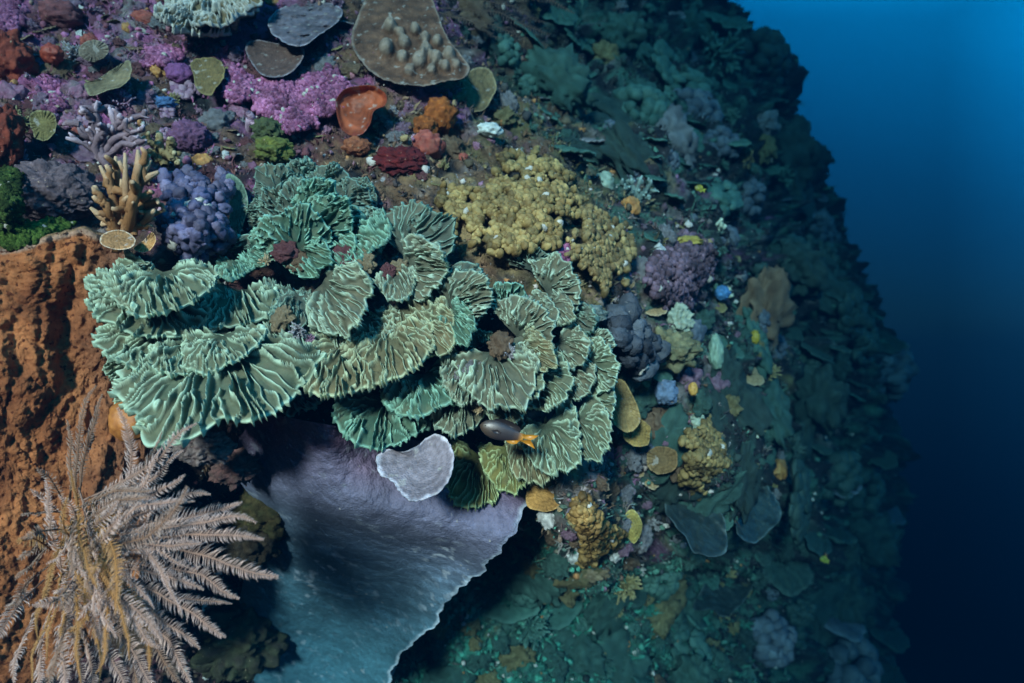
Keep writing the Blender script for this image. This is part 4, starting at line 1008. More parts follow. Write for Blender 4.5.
branch_coral('branching_coral', 'pale teal bushy branching coral on the ridge right of the yellow soft coral', 'coral', (640, 200), [(622, 184), (632, 178), (642, 176), (652, 180), (658, 190), (626, 194), (650, 196)], 2.6, (0.14, 0.20, 0.18), (0.35, 0.48, 0.44), 0.06, 8)

def plume(mb, P, width, col, tipcol, rs, n_barb, lay, fwd=0.55, wid=0.0011, taper=True):
    """A feather: a thin curved stem with two combs of slender barbs."""
    P = np.asarray(P)
    t = np.linspace(0, 1, len(P))
    V, Q = tube(P, np.interp(t, [0, 1], [wid * 1.7, wid * 0.6]), 4)
    mb.add(V, Q, np.tile(np.array(col) * 0.8, (len(V), 1)))
    tt = np.linspace(0.14, 0.995, n_barb)
    C = np.stack([np.interp(tt, t, P[:, k]) for k in range(3)], 1)
    T = np.gradient(C, axis=0); T /= np.linalg.norm(T, axis=1)[:, None] + 1e-12
    for sgn in (-1, 1):
        prof = np.minimum(1, (tt - 0.08) / 0.22) * (1 - tt ** 3.2 * 0.88) if taper else np.ones_like(tt)
        ln = width * prof * (0.7 + 0.4 * rs.random(n_barb)) * (1 + 0.35 * vnoise(np.stack([tt * 9, tt * 0 + rs.random() * 90, tt * 0 + sgn], 1), 2))
        for i in range(n_barb):
            side = np.cross(T[i], lay); side /= np.linalg.norm(side) + 1e-9
            nb = np.cross(side, T[i])
            d1 = unit(sgn * side + T[i] * (fwd + 0.12 * rs.normal()) + nb * rs.normal() * 0.25 - nb * 0.1)
            d2 = unit(sgn * side * 0.8 + T[i] * (fwd + 0.55) - nb * 0.05 + rs.normal(size=3) * 0.08)
            a, b, c = C[i], C[i] + d1 * ln[i] * 0.55, C[i] + d1 * ln[i] * 0.55 + d2 * ln[i] * 0.45
            w = wid * 0.95
            e1 = T[i] * w
            e2 = nb * w
            V = np.array([a - e1, a + e1, a + e2 * 1.2, b - e1 * 0.9, b + e1 * 0.9, b + e2, c])
            Fq = [(0, 3, 5, 2), (2, 5, 4, 1), (1, 4, 3, 0)]
            Ft = [(3, 6, 5), (5, 6, 4), (4, 6, 3)]
            k0 = mb.n
            k = 0.85 + 0.3 * rs.random()
            cc = np.array([col] * 3 + [lerp3(col, tipcol, np.array(0.6))] * 3 + [tipcol]) * k
            mb.add(V, np.array(Fq), cc)
            mb.T.append(np.array(Ft) + k0)

def hydroid(name, label, cat, fronds, Y0, seed, cols, group=None, base=None, barb_gap=2.6):
    org, _ = hit(*base)
    org = np.array(pt(base[0], base[1], Y0 + 0.15))
    rs = np.random.default_rng(seed)
    root = empty(name, org, label, cat, group)
    for fr in fronds:
        (x0, y0, x1, y1, w, dy, bend) = fr[:7]
        col, tip = cols[fr[7] if len(fr) > 7 else 0]
        L = math.hypot(x1 - x0, y1 - y0)
        t = np.linspace(0, 1, 14)
        nx, ny = -(y1 - y0) / L, (x1 - x0) / L
        bx = np.sin(np.pi * t * 0.9) * bend * L
        X = x0 + (x1 - x0) * t + nx * bx + rs.normal() * 1.0
        Yp = y0 + (y1 - y0) * t + ny * bx
        wob = fbm(np.stack([t * 2.5 + len(root.children) * 3.1, t * 0, t * 0 + seed], 1), 2, 3) * 0.10 * L * t
        X = X + nx * wob; Yp = Yp + ny * wob
        s = Y0 / F
        Yd = Y0 + 0.06 * (1 - t) - dy * np.sin(t * np.pi * 0.6) + 0.02 * rs.normal()
        P = pt(X, Yp, Yd)
        mb = MB()
        lay = unit(np.array((rs.normal() * 0.35, -1, 0.35 + rs.normal() * 0.3)))
        plume(mb, P, w * s, col, tip, rs, int(L / barb_gap * 1.0), lay)
        link('feather', mb.mesh('feather', org), M_feather, root)
    return root
HC = [((0.30, 0.185, 0.14), (0.60, 0.45, 0.40)), ((0.32, 0.155, 0.05), (0.40, 0.23, 0.11)), ((0.20, 0.115, 0.075), (0.38, 0.28, 0.23))]
FR = []   # base column, row, tip column, row, barb length, how far it arches towards the diver, bend, pigment
for (x0, y0, x1, y1, w, dy, bend, k) in [
  (82, 500, 188, 415, 12, .05, .10, 0), (84, 506, 180, 448, 13, .07, .08, 0), (88, 512, 210, 488, 15, .09, .06, 0), (92, 520, 182, 470, 13, .10, .08, 0),
  (100, 530, 242, 500, 15, .10, .05, 0), (100, 540, 258, 522, 15, .11, -.04, 0), (110, 545, 262, 543, 15, .12, -.06, 0), (112, 552, 276, 590, 20, .13, -.10, 0),
  (108, 560, 238, 602, 17, .12, -.08, 0), (112, 575, 222, 642, 16, .12, -.08, 0), (104, 580, 196, 652, 15, .12, -.06, 0), (96, 590, 200, 690, 16, .13, -.08, 0),
  (86, 600, 160, 700, 16, .14, -.05, 0), (78, 600, 128, 700, 15, .13, -.04, 0), (70, 600, 100, 705, 14, .14, -.03, 0), (64, 596, 66, 705, 14, .13, .02, 0), (56, 592, 40, 700, 14, .13, .05, 0),
  (50, 588, 14, 690, 14, .12, .06, 0), (46, 580, -6, 650, 13, .10, .06, 0), (78, 498, 104, 395, 9, .03, -.06, 2), (74, 498, 92, 385, 8, .02, -.04, 2), (70, 500, 66, 420, 8, .02, .05, 2),
  (66, 506, 38, 468, 9, .04, .08, 2), (62, 512, 22, 516, 9, .06, .05, 2), (66, 520, 30, 490, 8, .05, .05, 0), (80, 540, 118, 500, 11, .12, .05, 0), (90, 556, 128, 552, 11, .14, .02, 0),
  (84, 520, 140, 462, 11, .06, .08, 2), (94, 548, 200, 545, 14, .13, -.03, 0), (98, 566, 205, 590, 15, .14, -.05, 0), (90, 575, 160, 640, 14, .15, -.05, 0), (80, 570, 110, 640, 12, .16, -.05, 0),
  (60, 540, 20, 560, 9, .07, .05, 2), (56, 560, 8, 612, 11, .09, .05, 2),
  (72, 545, 50, 660, 6, .15, .04, 1), (70, 550, 62, 680, 6, .16, .02, 1), (76, 552, 78, 690, 6, .16, .0, 1), (66, 540, 36, 640, 6, .14, .05, 1), (80, 530, 70, 470, 5, .05, .05, 1),
  (82, 560, 100, 685, 6, .15, -.04, 1), (74, 520, 46, 600, 6, .12, .05, 1), (88, 548, 130, 660, 6, .15, -.05, 1), (70, 560, 30, 690, 6, .14, .05, 1),
  (86, 520, 160, 430, 10, .04, .12, 2), (90, 528, 170, 500, 12, .10, .04, 0), (74, 588, 52, 705, 13, .12, .03, 2), (98, 584, 140, 705, 14, .11, -.05, 2), (106, 570, 180, 690, 15, .10, -.06, 2)]:
    FR.append((x0, y0, x1, y1, w, dy, bend, k))
rsh = np.random.default_rng(12)
for _ in range(58):                       # the crowded shorter plumes of the bush's middle
    a_ = R(rsh.choice([rsh.uniform(-95, 55), rsh.uniform(-140, -60), rsh.uniform(60, 200)], p=[.62, .28, .10]))
    x0, y0 = 84 + rsh.normal() * 14, 545 + rsh.normal() * 26
    L_ = rsh.uniform(50, 135) * (1.0 if math.cos(a_) > -0.2 else 0.6)
    FR.append((x0, y0, x0 + math.cos(a_) * L_, y0 - math.sin(a_) * L_, rsh.uniform(8, 15), rsh.uniform(.06, .19), rsh.normal() * 0.14, int(rsh.choice([0, 0, 0, 2, 2, 0, 1]))))
hydroid('feather_hydroid', 'large pale brown feathery hydroid bush at the lower left', 'hydroid', FR, 1.12, 3, HC, base=(75, 560), barb_gap=2.3)
hydroid('feather_hydroid', 'dim brown feathery hydroid at the top centre, sweeping right', 'hydroid',
        [(440, 0, 545, 24, 11, .05, -.10, 0), (440, 8, 550, 40, 13, .06, -.10, 0), (446, 16, 530, 44, 12, .06, -.06, 0), (450, -8, 575, 14, 12, .05, -.08, 0), (436, 12, 500, 40, 12, .05, -.06, 0), (460, -12, 560, -4, 10, .05, -.06, 0)],
        2.3, 9, [((0.13, 0.09, 0.07), (0.22, 0.17, 0.14))], base=(440, 5), barb_gap=3.2)

# ---- damselfish
M_fish = mat_pigment('fish skin', rough=0.4, var=0.12, vscale=90, bump=0.15, bscale=500, bdist=0.0008, spec=0.5)
def fish(name, label, head, tail, Y, height, cols, group=None, yaw=0.0):
    """A small reef fish from head (px,py) to the tail root (px,py)."""
    s = Y / F
    a, b = pt(*head, Y), pt(*tail, Y + yaw)
    L = np.linalg.norm(b - a)
    ax = unit(b - a)
    up = unit(np.array((0, 0, 1.0)) - ax * ax[2])
    if up[2] < 0: up = -up
    sd = np.cross(ax, up)
    if sd[1] > 0: sd = -sd
    org = (a + b) / 2
    root = empty(name, org, label, 'fish', group)
    body, tailc, finc = cols
    t = np.array([0, .03, .09, .18, .3, .45, .6, .75, .88, 1.0])
    hh = np.array([.02, .16, .30, .42, .50, .50, .44, .33, .24, .21]) * height * s
    ww = np.array([.01, .08, .15, .19, .21, .20, .16, .10, .06, .035]) * height * s
    th = np.linspace(0, 2 * np.pi, 16, endpoint=False)
    V = []
    for k in range(len(t)):
        V.append(a + ax * L * t[k] + np.cos(th)[:, None] * up * hh[k] + np.sin(th)[:, None] * sd * ww[k])
    V = np.concatenate(V)
    Q = grid_faces(len(t), 16)
    w_ = np.arange(len(t) - 1)
    Q = np.concatenate([Q, np.stack([w_ * 16 + 15, (w_ + 1) * 16 + 15, (w_ + 1) * 16, w_ * 16], 1)])
    TT = np.repeat(t, 16)
    C = lerp3(body[0], body[1], smooth(0.05, 0.5, TT))
    C = lerp3(C, tailc, smooth(0.86, 0.98, TT))
    mb = MB(); mb.add(V, Q, C)
    link('body', mb.mesh('body', org), M_fish, root)
    def fin(nm, pts2, col, thick=0.0011, out=0.0):
        P = np.array([a + ax * L * u + up * v * height * s + sd * out * height * s for u, v in pts2])
        n = len(P)
        m = MB()
        m.add(np.concatenate([P + sd * thick, P - sd * thick]),
              np.concatenate([[(i, (i + 1) % n, n + (i + 1) % n, n + i)] for i in range(n)]), np.tile(col, (2 * n, 1)))
        k0 = 0
        tri = [(0, i, i + 1) for i in range(1, n - 1)] + [(n, n + i + 1, n + i) for i in range(1, n - 1)]
        m.T.append(np.array(tri))
        link(nm, m.mesh(nm, org, False), M_fish, root)
    fin('dorsal_fin', [(.22, .38), (.30, .56), (.50, .66), (.68, .64), (.86, .50), (.92, .30), (.8, .20), (.55, .40)], finc)
    fin('anal_fin', [(.62, -.34), (.70, -.46), (.80, -.48), (.90, -.38), (.94, -.20), (.82, -.16)], tailc if tailc[0] > .2 else finc)
    fin('tail_fin', [(.93, .16), (1.12, .26), (1.32, .36), (1.25, .16), (1.18, .0), (.95, -.02)], tailc)
    fin('tail_fin', [(.93, -.16), (1.18, -.0), (1.25, -.16), (1.32, -.36), (1.12, -.26)], tailc)
    fin('pectoral_fin', [(.28, -.06), (.40, .06), (.50, -.02), (.46, -.16), (.36, -.18)], np.array(finc) * 1.5, out=0.205)
    Ve, Te = ICO[2]
    m = MB()
    m.add(a + ax * L * .11 + up * .08 * height * s + sd * .145 * height * s + Ve * .055 * height * s, Te, np.where((Ve @ sd > .75)[:, None], (0.01, 0.01, 0.01), (0.35, 0.30, 0.2)))
    link('eye', m.mesh('eye', org), M_fish, root)
    return root
fish('damselfish', 'dark damselfish with an orange yellow tail hovering before the lowest lettuce ledge', (480, 425), (523, 438), 1.24, 19,
     (((0.05, 0.034, 0.022), (0.022, 0.018, 0.020)), (0.40, 0.16, 0.012), (0.02, 0.016, 0.016)))
fish('reef_fish', 'tiny dark fish silhouetted off the far right slope', (825, 305), (823, 320), 4.6, 10, (((0.02, 0.03, 0.04), (0.02, 0.03, 0.04)), (0.02, 0.03, 0.04), (0.02, 0.03, 0.04)))
fish('reef_fish', 'tiny yellow fish in the shadow above the mauve knoll', (695, 187), (703, 190), 2.5, 6, (((0.25, 0.22, 0.03), (0.25, 0.22, 0.03)), (0.4, 0.4, 0.05), (0.4, 0.36, 0.04)))
fish('reef_fish', 'tiny yellow green fish low on the dark right slope', (820, 558), (827, 561), 3.4, 6, (((0.2, 0.23, 0.03), (0.2, 0.23, 0.03)), (0.4, 0.4, 0.05), (0.4, 0.36, 0.04)))
# ------------------------------------------------------------------ the many small corals and sponges of the reef, each a thing
def fan_mesh(name, seed, col, rim, ridge=0.0, flat=0.7):
    """A little shelf coral growing along -Y(local down) and out along +Z(local): unit size."""
    rs = np.random.default_rng(seed)
    nth, nr = 56, 14
    th = np.linspace(-R(118), R(118), nth); r = np.linspace(0.02, 1, nr)
    TH, RR = np.meshgrid(th, r, indexing='ij')
    lob = 1 + 0.22 * vnoise(np.stack([th * 1.3, th * 0 + seed, th * 0], 1), 2) + 0.09 * vnoise(np.stack([th * 4, th * 0 + seed, th * 0], 1), 3)
    x = np.sin(TH) * RR * lob[:, None]; d = np.cos(TH) * RR * lob[:, None]
    q = np.stack([x.ravel() * 2, d.ravel() * 2, np.full(x.size, seed)], 1)
    hgt = 0.16 * vnoise(q, 4).reshape(x.shape) * RR + 0.05 * fbm(q * 4, 3, 5).reshape(x.shape) - 0.12 * RR ** 3
    if ridge: hgt = hgt + ridge * np.abs(np.sin(TH * 7 + seed + 1.5 * vnoise(q, 6).reshape(x.shape))) ** 0.6 * smooth(0.2, 0.8, RR)
    P = np.stack([x, -d * flat + 0.5 * hgt, d * 0.75 + hgt], -1)
    m = np.clip(0.5 + 0.9 * fbm(q * 3, 3, 7), 0, 1).reshape(x.shape)
    C = lerp3(np.array(col) * 0.75, np.array(col) * 1.3, m)
    C = lerp3(C, rim, smooth(0.86, 0.98, RR))
    mb = MB()
    mb.add(P.reshape(-1, 3), grid_faces(nth, nr), C.reshape(-1, 3))
    U = np.stack([P[:, -1], P[:, -1] * 0.985 + (0, -0.05, -0.05), P[:, nr // 2] + (0, -0.09, -0.09), P[:, 0] + (0, -0.12, -0.2)], 1)
    mb.add(U.reshape(-1, 3), grid_faces(nth, 4), np.tile(np.array([rim, np.array(col) * 0.8, np.array(col) * 0.7, np.array(col) * 0.6]), (nth, 1)))
    return mb.mesh(name)
def bush_mesh(name, seed, col, tip, n=26, spread=0.9, rad=0.075):
    rs = np.random.default_rng(seed)
    mb = MB()
    for i in range(n):
        d = unit(np.array((rs.normal() * spread, rs.normal() * spread, 1.0)))
        L = 0.6 + 0.5 * rs.random()
        t = np.linspace(0, 1, 6)[:, None]
        P = d * L * t + rs.normal(size=(6, 3)) * 0.05 * t
        V, Q = tube(P, rad * (1.1 - 0.5 * t[:, 0]) * (1 + 0.15 * rs.normal(size=6)), 6)
        k = np.repeat(t[:, 0], 6)
        mb.add(V, Q, lerp3(col, tip, smooth(0.7, 1, k)) * (0.75 + 0.5 * rs.random()))
        for _ in range(2):
            b = P[3] ; e = unit(d + rs.normal(size=3) * 0.7) * 0.3
            V, Q = tube(np.stack([b, b + e * .5, b + e]), rad * np.array((.7, .65, .4)), 6)
            mb.add(V, Q, np.repeat(np.stack([np.array(col), np.array(col), np.array(tip)]), 6, 0))
    return mb.mesh(name)
def knobs_mesh(name, seed, cols, n=42, flat=0.55):
    rs = np.random.default_rng(seed)
    pts, rad, cc = [], [], []
    for i in range(n):
        d = rs.normal(size=3); d /= np.linalg.norm(d); d[2] = abs(d[2])
        pts.append(d * (0.75 + 0.25 * rs.random()) * np.array((1, 0.8 + 0.2 * rs.random(), flat)))
        rad.append(0.17 + 0.15 * rs.random())
        cc.append(lerp3(cols[0], cols[1], np.array(rs.random())))
    return knob_cluster_mesh(name, pts, rad, cc, np.zeros(3), seed, 2)
def lump0(name, seed, col, col2, amp=0.3, knob=0.0, kf=4, z=0.6):
    return lump_mesh(name, np.zeros(3), (0, 0, 1), 1, 0.85, z, col, np.zeros(3), seed=seed, amp=amp, freq=1.9, oct_=5, sub=4, col2=col2, knob=knob, kfreq=kf)
def tubes_mesh(name, seed, col, inner):
    rs = np.random.default_rng(seed); mb = MB()
    for i in range(5):
        d = unit(np.array((rs.normal() * 0.35, rs.normal() * 0.3 + 0.25, 1)))
        b = np.array((rs.normal() * 0.35, rs.normal() * 0.35, -0.1)); L = 0.7 + 0.6 * rs.random(); w = 0.16 + 0.07 * rs.random()
        P = np.stack([b, b + d * L * .3, b + d * L * .7, b + d * L, b + d * L * 1.02, b + d * L * 0.9, b + d * L * 0.6])
        V, Q = tube(P, w * np.array((.8, 1, 1.05, 1.0, .75, .62, .5)), 10, False)
        mb.add(V, Q, np.repeat(np.array([col, col, col, np.array(col) * 1.2, inner, inner, np.array(inner) * .5]), 10, 0))
    return mb.mesh(name)

PROTO = {}
def proto(kind, hue, variants, fn):
    PROTO[(kind, hue)] = [fn(kind, s) for s in variants]
PAL = {'teal': ((0.045, 0.115, 0.092), (0.09, 0.20, 0.165)), 'olive': ((0.19, 0.16, 0.065), (0.34, 0.30, 0.15)), 'brown': ((0.17, 0.10, 0.055), (0.32, 0.23, 0.15)), 'grey': ((0.18, 0.17, 0.18), (0.40, 0.40, 0.42)),
       'mauve': ((0.24, 0.12, 0.20), (0.42, 0.28, 0.36)), 'maroon': ((0.14, 0.04, 0.05), (0.26, 0.11, 0.11)), 'pale green': ((0.28, 0.38, 0.27), (0.48, 0.56, 0.44)), 'orange': ((0.42, 0.16, 0.035), (0.55, 0.30, 0.1)),
       'red': ((0.32, 0.045, 0.03), (0.4, 0.12, 0.08)), 'dark teal': ((0.026, 0.060, 0.052), (0.055, 0.105, 0.092)), 'blue grey': ((0.07, 0.09, 0.12), (0.15, 0.19, 0.23)), 'tan': ((0.32, 0.23, 0.12), (0.46, 0.38, 0.24)), 'white': ((0.45, 0.46, 0.44), (0.6, 0.6, 0.58)), 'pink': ((0.50, 0.18, 0.32), (0.6, 0.36, 0.46))}  # dark teal is teal with the far slope's dimness put into the colour
for hue in ('teal', 'dark teal', 'olive', 'brown', 'grey', 'mauve', 'blue grey', 'tan'):
    proto('shelf_coral', hue, (1, 2, 3), lambda k, s: fan_mesh(k, s + len(hue), PAL[hue][0], PAL[hue][1], 0.06 * (s % 2)))
for hue in ('teal', 'dark teal', 'olive', 'brown', 'grey', 'mauve', 'maroon', 'tan', 'pink'):
    proto('crusted_lump', hue, (1, 2), lambda k, s: lump0(k, s * 5 + len(hue), PAL[hue][0], PAL[hue][1], 0.62, 0.10 + 0.14 * (s - 1), 5))
for hue in ('teal', 'dark teal', 'olive', 'brown', 'grey', 'mauve', 'tan'):
    proto('bushy_coral', hue, (1, 2), lambda k, s: bush_mesh(k, s + len(hue), PAL[hue][0], PAL[hue][1]))
for hue in ('olive', 'tan', 'mauve', 'blue grey', 'teal', 'dark teal'):
    proto('knobby_coral', hue, (1, 2), lambda k, s: knobs_mesh(k, s + len(hue), PAL[hue]))
for hue in ('orange', 'red', 'pale green', 'blue grey', 'white', 'olive'):
    proto('smooth_sponge', hue, (1, 2), lambda k, s: lump0(k, s * 3 + len(hue), PAL[hue][0], PAL[hue][1], 0.28, 0.12, 2.6, 0.7))
for hue in ('pale green', 'brown', 'mauve'):
    proto('tube_sponge', hue, (1,), lambda k, s: tubes_mesh(k, s + len(hue), PAL[hue][1], np.array(PAL[hue][0]) * 0.5))
KMAT = {'shelf_coral': M_plate, 'crusted_lump': M_rough, 'bushy_coral': M_branch, 'knobby_coral': M_knob, 'smooth_sponge': M_smooth, 'tube_sponge': M_smooth}
KWORD = {'shelf_coral': 'shelf coral', 'crusted_lump': 'crusted lump', 'bushy_coral': 'bushy coral', 'knobby_coral': 'knobby coral', 'smooth_sponge': 'smooth sponge', 'tube_sponge': 'tube sponge cluster'}
KCAT = {'shelf_coral': 'coral', 'crusted_lump': 'rock', 'bushy_coral': 'coral', 'knobby_coral': 'coral', 'smooth_sponge': 'sponge', 'tube_sponge': 'sponge'}
for (k, h_), ms in PROTO.items():
    for me in ms:
        me.materials.append(KMAT[k] if k != 'crusted_lump' else M_rough2) if False else me.materials.append(KMAT[k])
MARKS = [('the huge orange sponge', 60, 300), ('the kidney shaped cup sponge', 360, 110), ('the knobby brown plate', 410, 45), ('the blue violet knobby sponge', 196, 215), ('the tan antler coral', 122, 200),
         ('the grey violet boulder coral', 56, 192), ('the bright green turf', 30, 232), ('the brown dish coral', 275, 58), ('the pale blue grey plate', 305, 22), ('the olive leaf coral', 208, 76), ('the curled tan leaf coral', 108, 80),
         ('the mauve round coral', 190, 137), ('the yellow green sponge', 274, 150), ('the dark red sponge', 401, 160), ('the bright orange sponge', 440, 115), ('the wide yellow soft coral', 512, 210), ('the smaller yellow soft coral', 605, 245),
         ('the mauve knoll', 682, 275), ('the slate lobed coral', 632, 342), ('the greenish white sponge', 680, 320), ('the tan olive sponge', 672, 350), ('the yellow green soft coral', 712, 465), ('the ochre lobed soft coral', 596, 535),
         ('the ochre disc', 543, 496), ('the dusky rosette', 310, 215), ('the lavender cup coral', 415, 467), ('the damselfish', 505, 432), ('the olive plate by the knobby plate', 475, 90), ('the ridged plate at the top', 220, 8),
         ('the chalk white sponge', 490, 130), ('the tiny dark fish', 825, 312), ('the tiny yellow green fish', 823, 559), ('the tiny yellow fish', 698, 188), ('the big blue grey plate', 430, 590), ('the teal plate at the bottom edge', 350, 665),
         ('the top right corner of the reef', 735, 10), ('the bottom right end of the reef', 880, 660), ('the far right bulge of the reef', 885, 360), ('the top centre hydroid', 500, 25), ('the brick red sponge', 8, 62), ('the bottom edge centre', 560, 675)]
used_labels = set()
def where(px, py):
    order = sorted(MARKS, key=lambda m: (m[1] - px) ** 2 + (m[2] - py) ** 2)
    for name, mx, my in order[:14]:
        dx, dy = px - mx, py - my
        d = math.hypot(dx, dy)
        far = 'just ' if d < 40 else ('' if d < 90 else 'well ')
        a = math.degrees(math.atan2(-dy, dx))
        w = ['right of', 'up and right of', 'above', 'up and left of', 'left of', 'down and left of', 'below', 'down and right of'][int(((a + 22.5) % 360) // 45)]
        yield far + w + ' ' + name
def put(kind, hue, px, py, wpx, rs, label=None, group=None, rot=None, sc=(1, 1, 1), nearer=0.0, face=0.35):
    ms = PROTO[(kind, hue)]
    me = ms[rs.integers(len(ms))]
    loc, n = hit(px, py)
    s = wpx * 0.5 * loc[1] / F
    view = -unit(loc)
    nn = unit(n * (1 - face) + view * face + rs.normal(size=3) * 0.12)
    a, b, nn = frame(nn)
    if rot is None: rot = rs.normal() * 0.35 if kind in ('shelf_coral', 'tube_sponge') else rs.random() * 6.28
    a2 = a * math.cos(rot) + b * math.sin(rot); b2 = -a * math.sin(rot) + b * math.cos(rot)
    M = Matrix(((a2[0], b2[0], nn[0], 0), (a2[1], b2[1], nn[1], 0), (a2[2], b2[2], nn[2], 0), (0, 0, 0, 1)))
    o = bpy.data.objects.new(kind, me)
    COL.objects.link(o)
    k = s * (0.9 + 0.2 * rs.random())
    o.matrix_world = Matrix.Translation(Vector(loc + view * nearer)) @ M @ Matrix.Diagonal((k * sc[0], k * sc[1], k * sc[2], 1))
    size = 'tiny' if wpx < 12 else ('small' if wpx < 24 else ('middling' if wpx < 40 else 'large'))
    if label is None:
        for w in where(px, py):
            label = f'{size} {hue} {KWORD[kind]} {w}'
            if label not in used_labels and len(label.split()) <= 16: break
    used_labels.add(label)
    tag(o, label, KCAT[kind], group or {'shelf_coral': 'small shelf corals', 'crusted_lump': 'crusted lumps of rock', 'bushy_coral': 'bushy corals', 'knobby_coral': 'small knobby corals', 'smooth_sponge': 'small sponges', 'tube_sponge': 'tube sponges'}[kind])
    return o
KEEP = [(cx, cy, r) for cx, cy, r in [(320, 215, 75), (410, 255, 50), (190, 320, 95), (260, 380, 70), (390, 360, 70), (470, 340, 60), (540, 340, 75), (530, 440, 70), (440, 390, 60), (196, 215, 42), (122, 200, 40), (512, 205, 62), (605, 245, 36),
        (410, 45, 55), (360, 110, 28), (305, 22, 30), (275, 58, 28), (712, 465, 32), (415, 467, 42), (56, 192, 36), (30, 232, 40), (475, 90, 22), (220, 5, 36), (682, 275, 24), (632, 342, 22), (401, 160, 18), (440, 115, 15)]]
placed = []
def scatter(poly, n, lo, hi, kinds, seed, gapk=0.31, power=1.6):
    rs = np.random.default_rng(seed)
    names = [k for k, _ in kinds]; pr = np.array([w for _, w in kinds], float); pr /= pr.sum()
    Q = in_poly(poly, n * 12, seed, 0)
    c = 0
    for q in Q:
        if c >= n: break
        w = lo + (hi - lo) * rs.random() ** power
        if any((q[0] - x) ** 2 + (q[1] - y) ** 2 < (r + w * 0.3) ** 2 for x, y, r in KEEP): continue
        if any((q[0] - x) ** 2 + (q[1] - y) ** 2 < ((r + w) * gapk) ** 2 for x, y, r in placed): continue
        kind, hue = names[rs.choice(len(names), p=pr)]
        put(kind, hue, q[0], q[1], w, rs, sc=(1, 0.75 + 0.5 * rs.random(), 0.8 + 0.4 * rs.random()))
        placed.append((q[0], q[1], w))
        c += 1
S, C_, B_, K_, P_, T_ = 'shelf_coral', 'crusted_lump', 'bushy_coral', 'knobby_coral', 'smooth_sponge', 'tube_sponge'
scatter([(0, 0), (480, 0), (500, 150), (440, 190), (350, 165), (240, 170), (90, 170), (0, 170)], 215, 8, 34,
        [((C_, 'mauve'), 4), ((C_, 'pink'), 4), ((C_, 'maroon'), 4), ((C_, 'grey'), 3), ((C_, 'brown'), 3), ((S, 'brown'), 2), ((S, 'grey'), 1.5), ((S, 'olive'), 2), ((B_, 'mauve'), 2), ((B_, 'grey'), 1.5), ((K_, 'mauve'), 1.5), ((P_, 'red'), 1), ((P_, 'orange'), .7), ((P_, 'white'), .7), ((B_, 'olive'), 1), ((T_, 'mauve'), .6)], 101)
scatter([(480, 20), (560, 0), (720, 0), (775, 100), (800, 180), (720, 220), (650, 190), (560, 150), (500, 130)], 92, 14, 62,
        [((S, 'teal'), 5), ((S, 'grey'), 2), ((C_, 'teal'), 3), ((C_, 'grey'), 1.5), ((B_, 'teal'), 2), ((K_, 'teal'), 2), ((K_, 'blue grey'), 2), ((S, 'blue grey'), 2), ((P_, 'pale green'), .6), ((C_, 'olive'), 1)], 102)
scatter([(600, 180), (660, 180), (730, 230), (760, 300), (780, 380), (790, 470), (760, 540), (690, 560), (640, 480), (620, 400), (620, 300)], 120, 8, 36,
        [((C_, 'mauve'), 1.5), ((C_, 'grey'), 2.5), ((C_, 'teal'), 2.5), ((C_, 'olive'), 2), ((S, 'teal'), 2), ((S, 'olive'), 1.5), ((B_, 'teal'), 2), ((B_, 'olive'), 1), ((K_, 'blue grey'), 1.3), ((K_, 'olive'), 1), ((P_, 'pale green'), 1.2), ((P_, 'blue grey'), .8), ((P_, 'white'), .6), ((T_, 'pale green'), .8), ((S, 'tan'), 1), ((P_, 'orange'), .3)], 103)
scatter([(770, 60), (820, 160), (870, 290), (890, 350), (890, 683), (720, 683), (760, 540), (790, 470), (780, 380), (760, 300), (770, 200)], 95, 14, 64,
        [((S, 'dark teal'), 7), ((S, 'teal'), 1), ((S, 'blue grey'), 1.5), ((C_, 'dark teal'), 4), ((K_, 'dark teal'), 3), ((B_, 'dark teal'), 3), ((K_, 'blue grey'), .7), ((T_, 'pale green'), .15)], 104)
scatter([(400, 690), (440, 620), (520, 560), (640, 575), (700, 560), (760, 560), (800, 690)], 84, 12, 52,
        [((C_, 'teal'), 5), ((S, 'teal'), 2.5), ((B_, 'teal'), 3), ((C_, 'olive'), 2), ((K_, 'teal'), 2), ((B_, 'olive'), 1), ((C_, 'brown'), 1)], 105)
scatter([(545, 470), (600, 440), (640, 440), (660, 500), (640, 560), (590, 575), (545, 540)], 48, 7, 24,
        [((C_, 'grey'), 3), ((C_, 'brown'), 3), ((C_, 'mauve'), 2), ((K_, 'olive'), 1.5), ((B_, 'grey'), 2), ((P_, 'white'), 1), ((S, 'tan'), 2), ((C_, 'tan'), 2)], 106)
rsl = np.random.default_rng(81)
for poly, n, kinds in [([(490, 40), (560, 0), (700, 0), (770, 120), (720, 210), (650, 180), (560, 140)], 17, [(C_, 'teal'), (C_, 'dark teal'), (K_, 'teal'), (C_, 'dark teal'), (S, 'teal')]),
                       ([(620, 380), (700, 370), (770, 300), (790, 470), (750, 560), (680, 540)], 13, [(C_, 'teal'), (C_, 'brown'), (C_, 'olive'), (C_, 'dark teal'), (K_, 'teal')]),
                       ([(410, 690), (450, 620), (540, 570), (680, 570), (800, 690)], 15, [(C_, 'teal'), (C_, 'teal'), (C_, 'olive'), (K_, 'teal'), (S, 'teal')]),
                       ([(760, 120), (800, 160), (850, 300), (870, 400), (860, 660), (780, 660), (800, 400)], 14, [(C_, 'dark teal'), (C_, 'dark teal'), (K_, 'dark teal'), (S, 'dark teal')])]:
    for q in in_poly(poly, n, 83, 24):          # broad low crusts that grow into one another
        kind, hue = kinds[rsl.integers(len(kinds))]
        put(kind, hue, q[0], q[1], 44 + 44 * rsl.random(), rsl, sc=(1, 0.6 + 0.5 * rsl.random(), 0.45), face=0.2, nearer=-0.01)
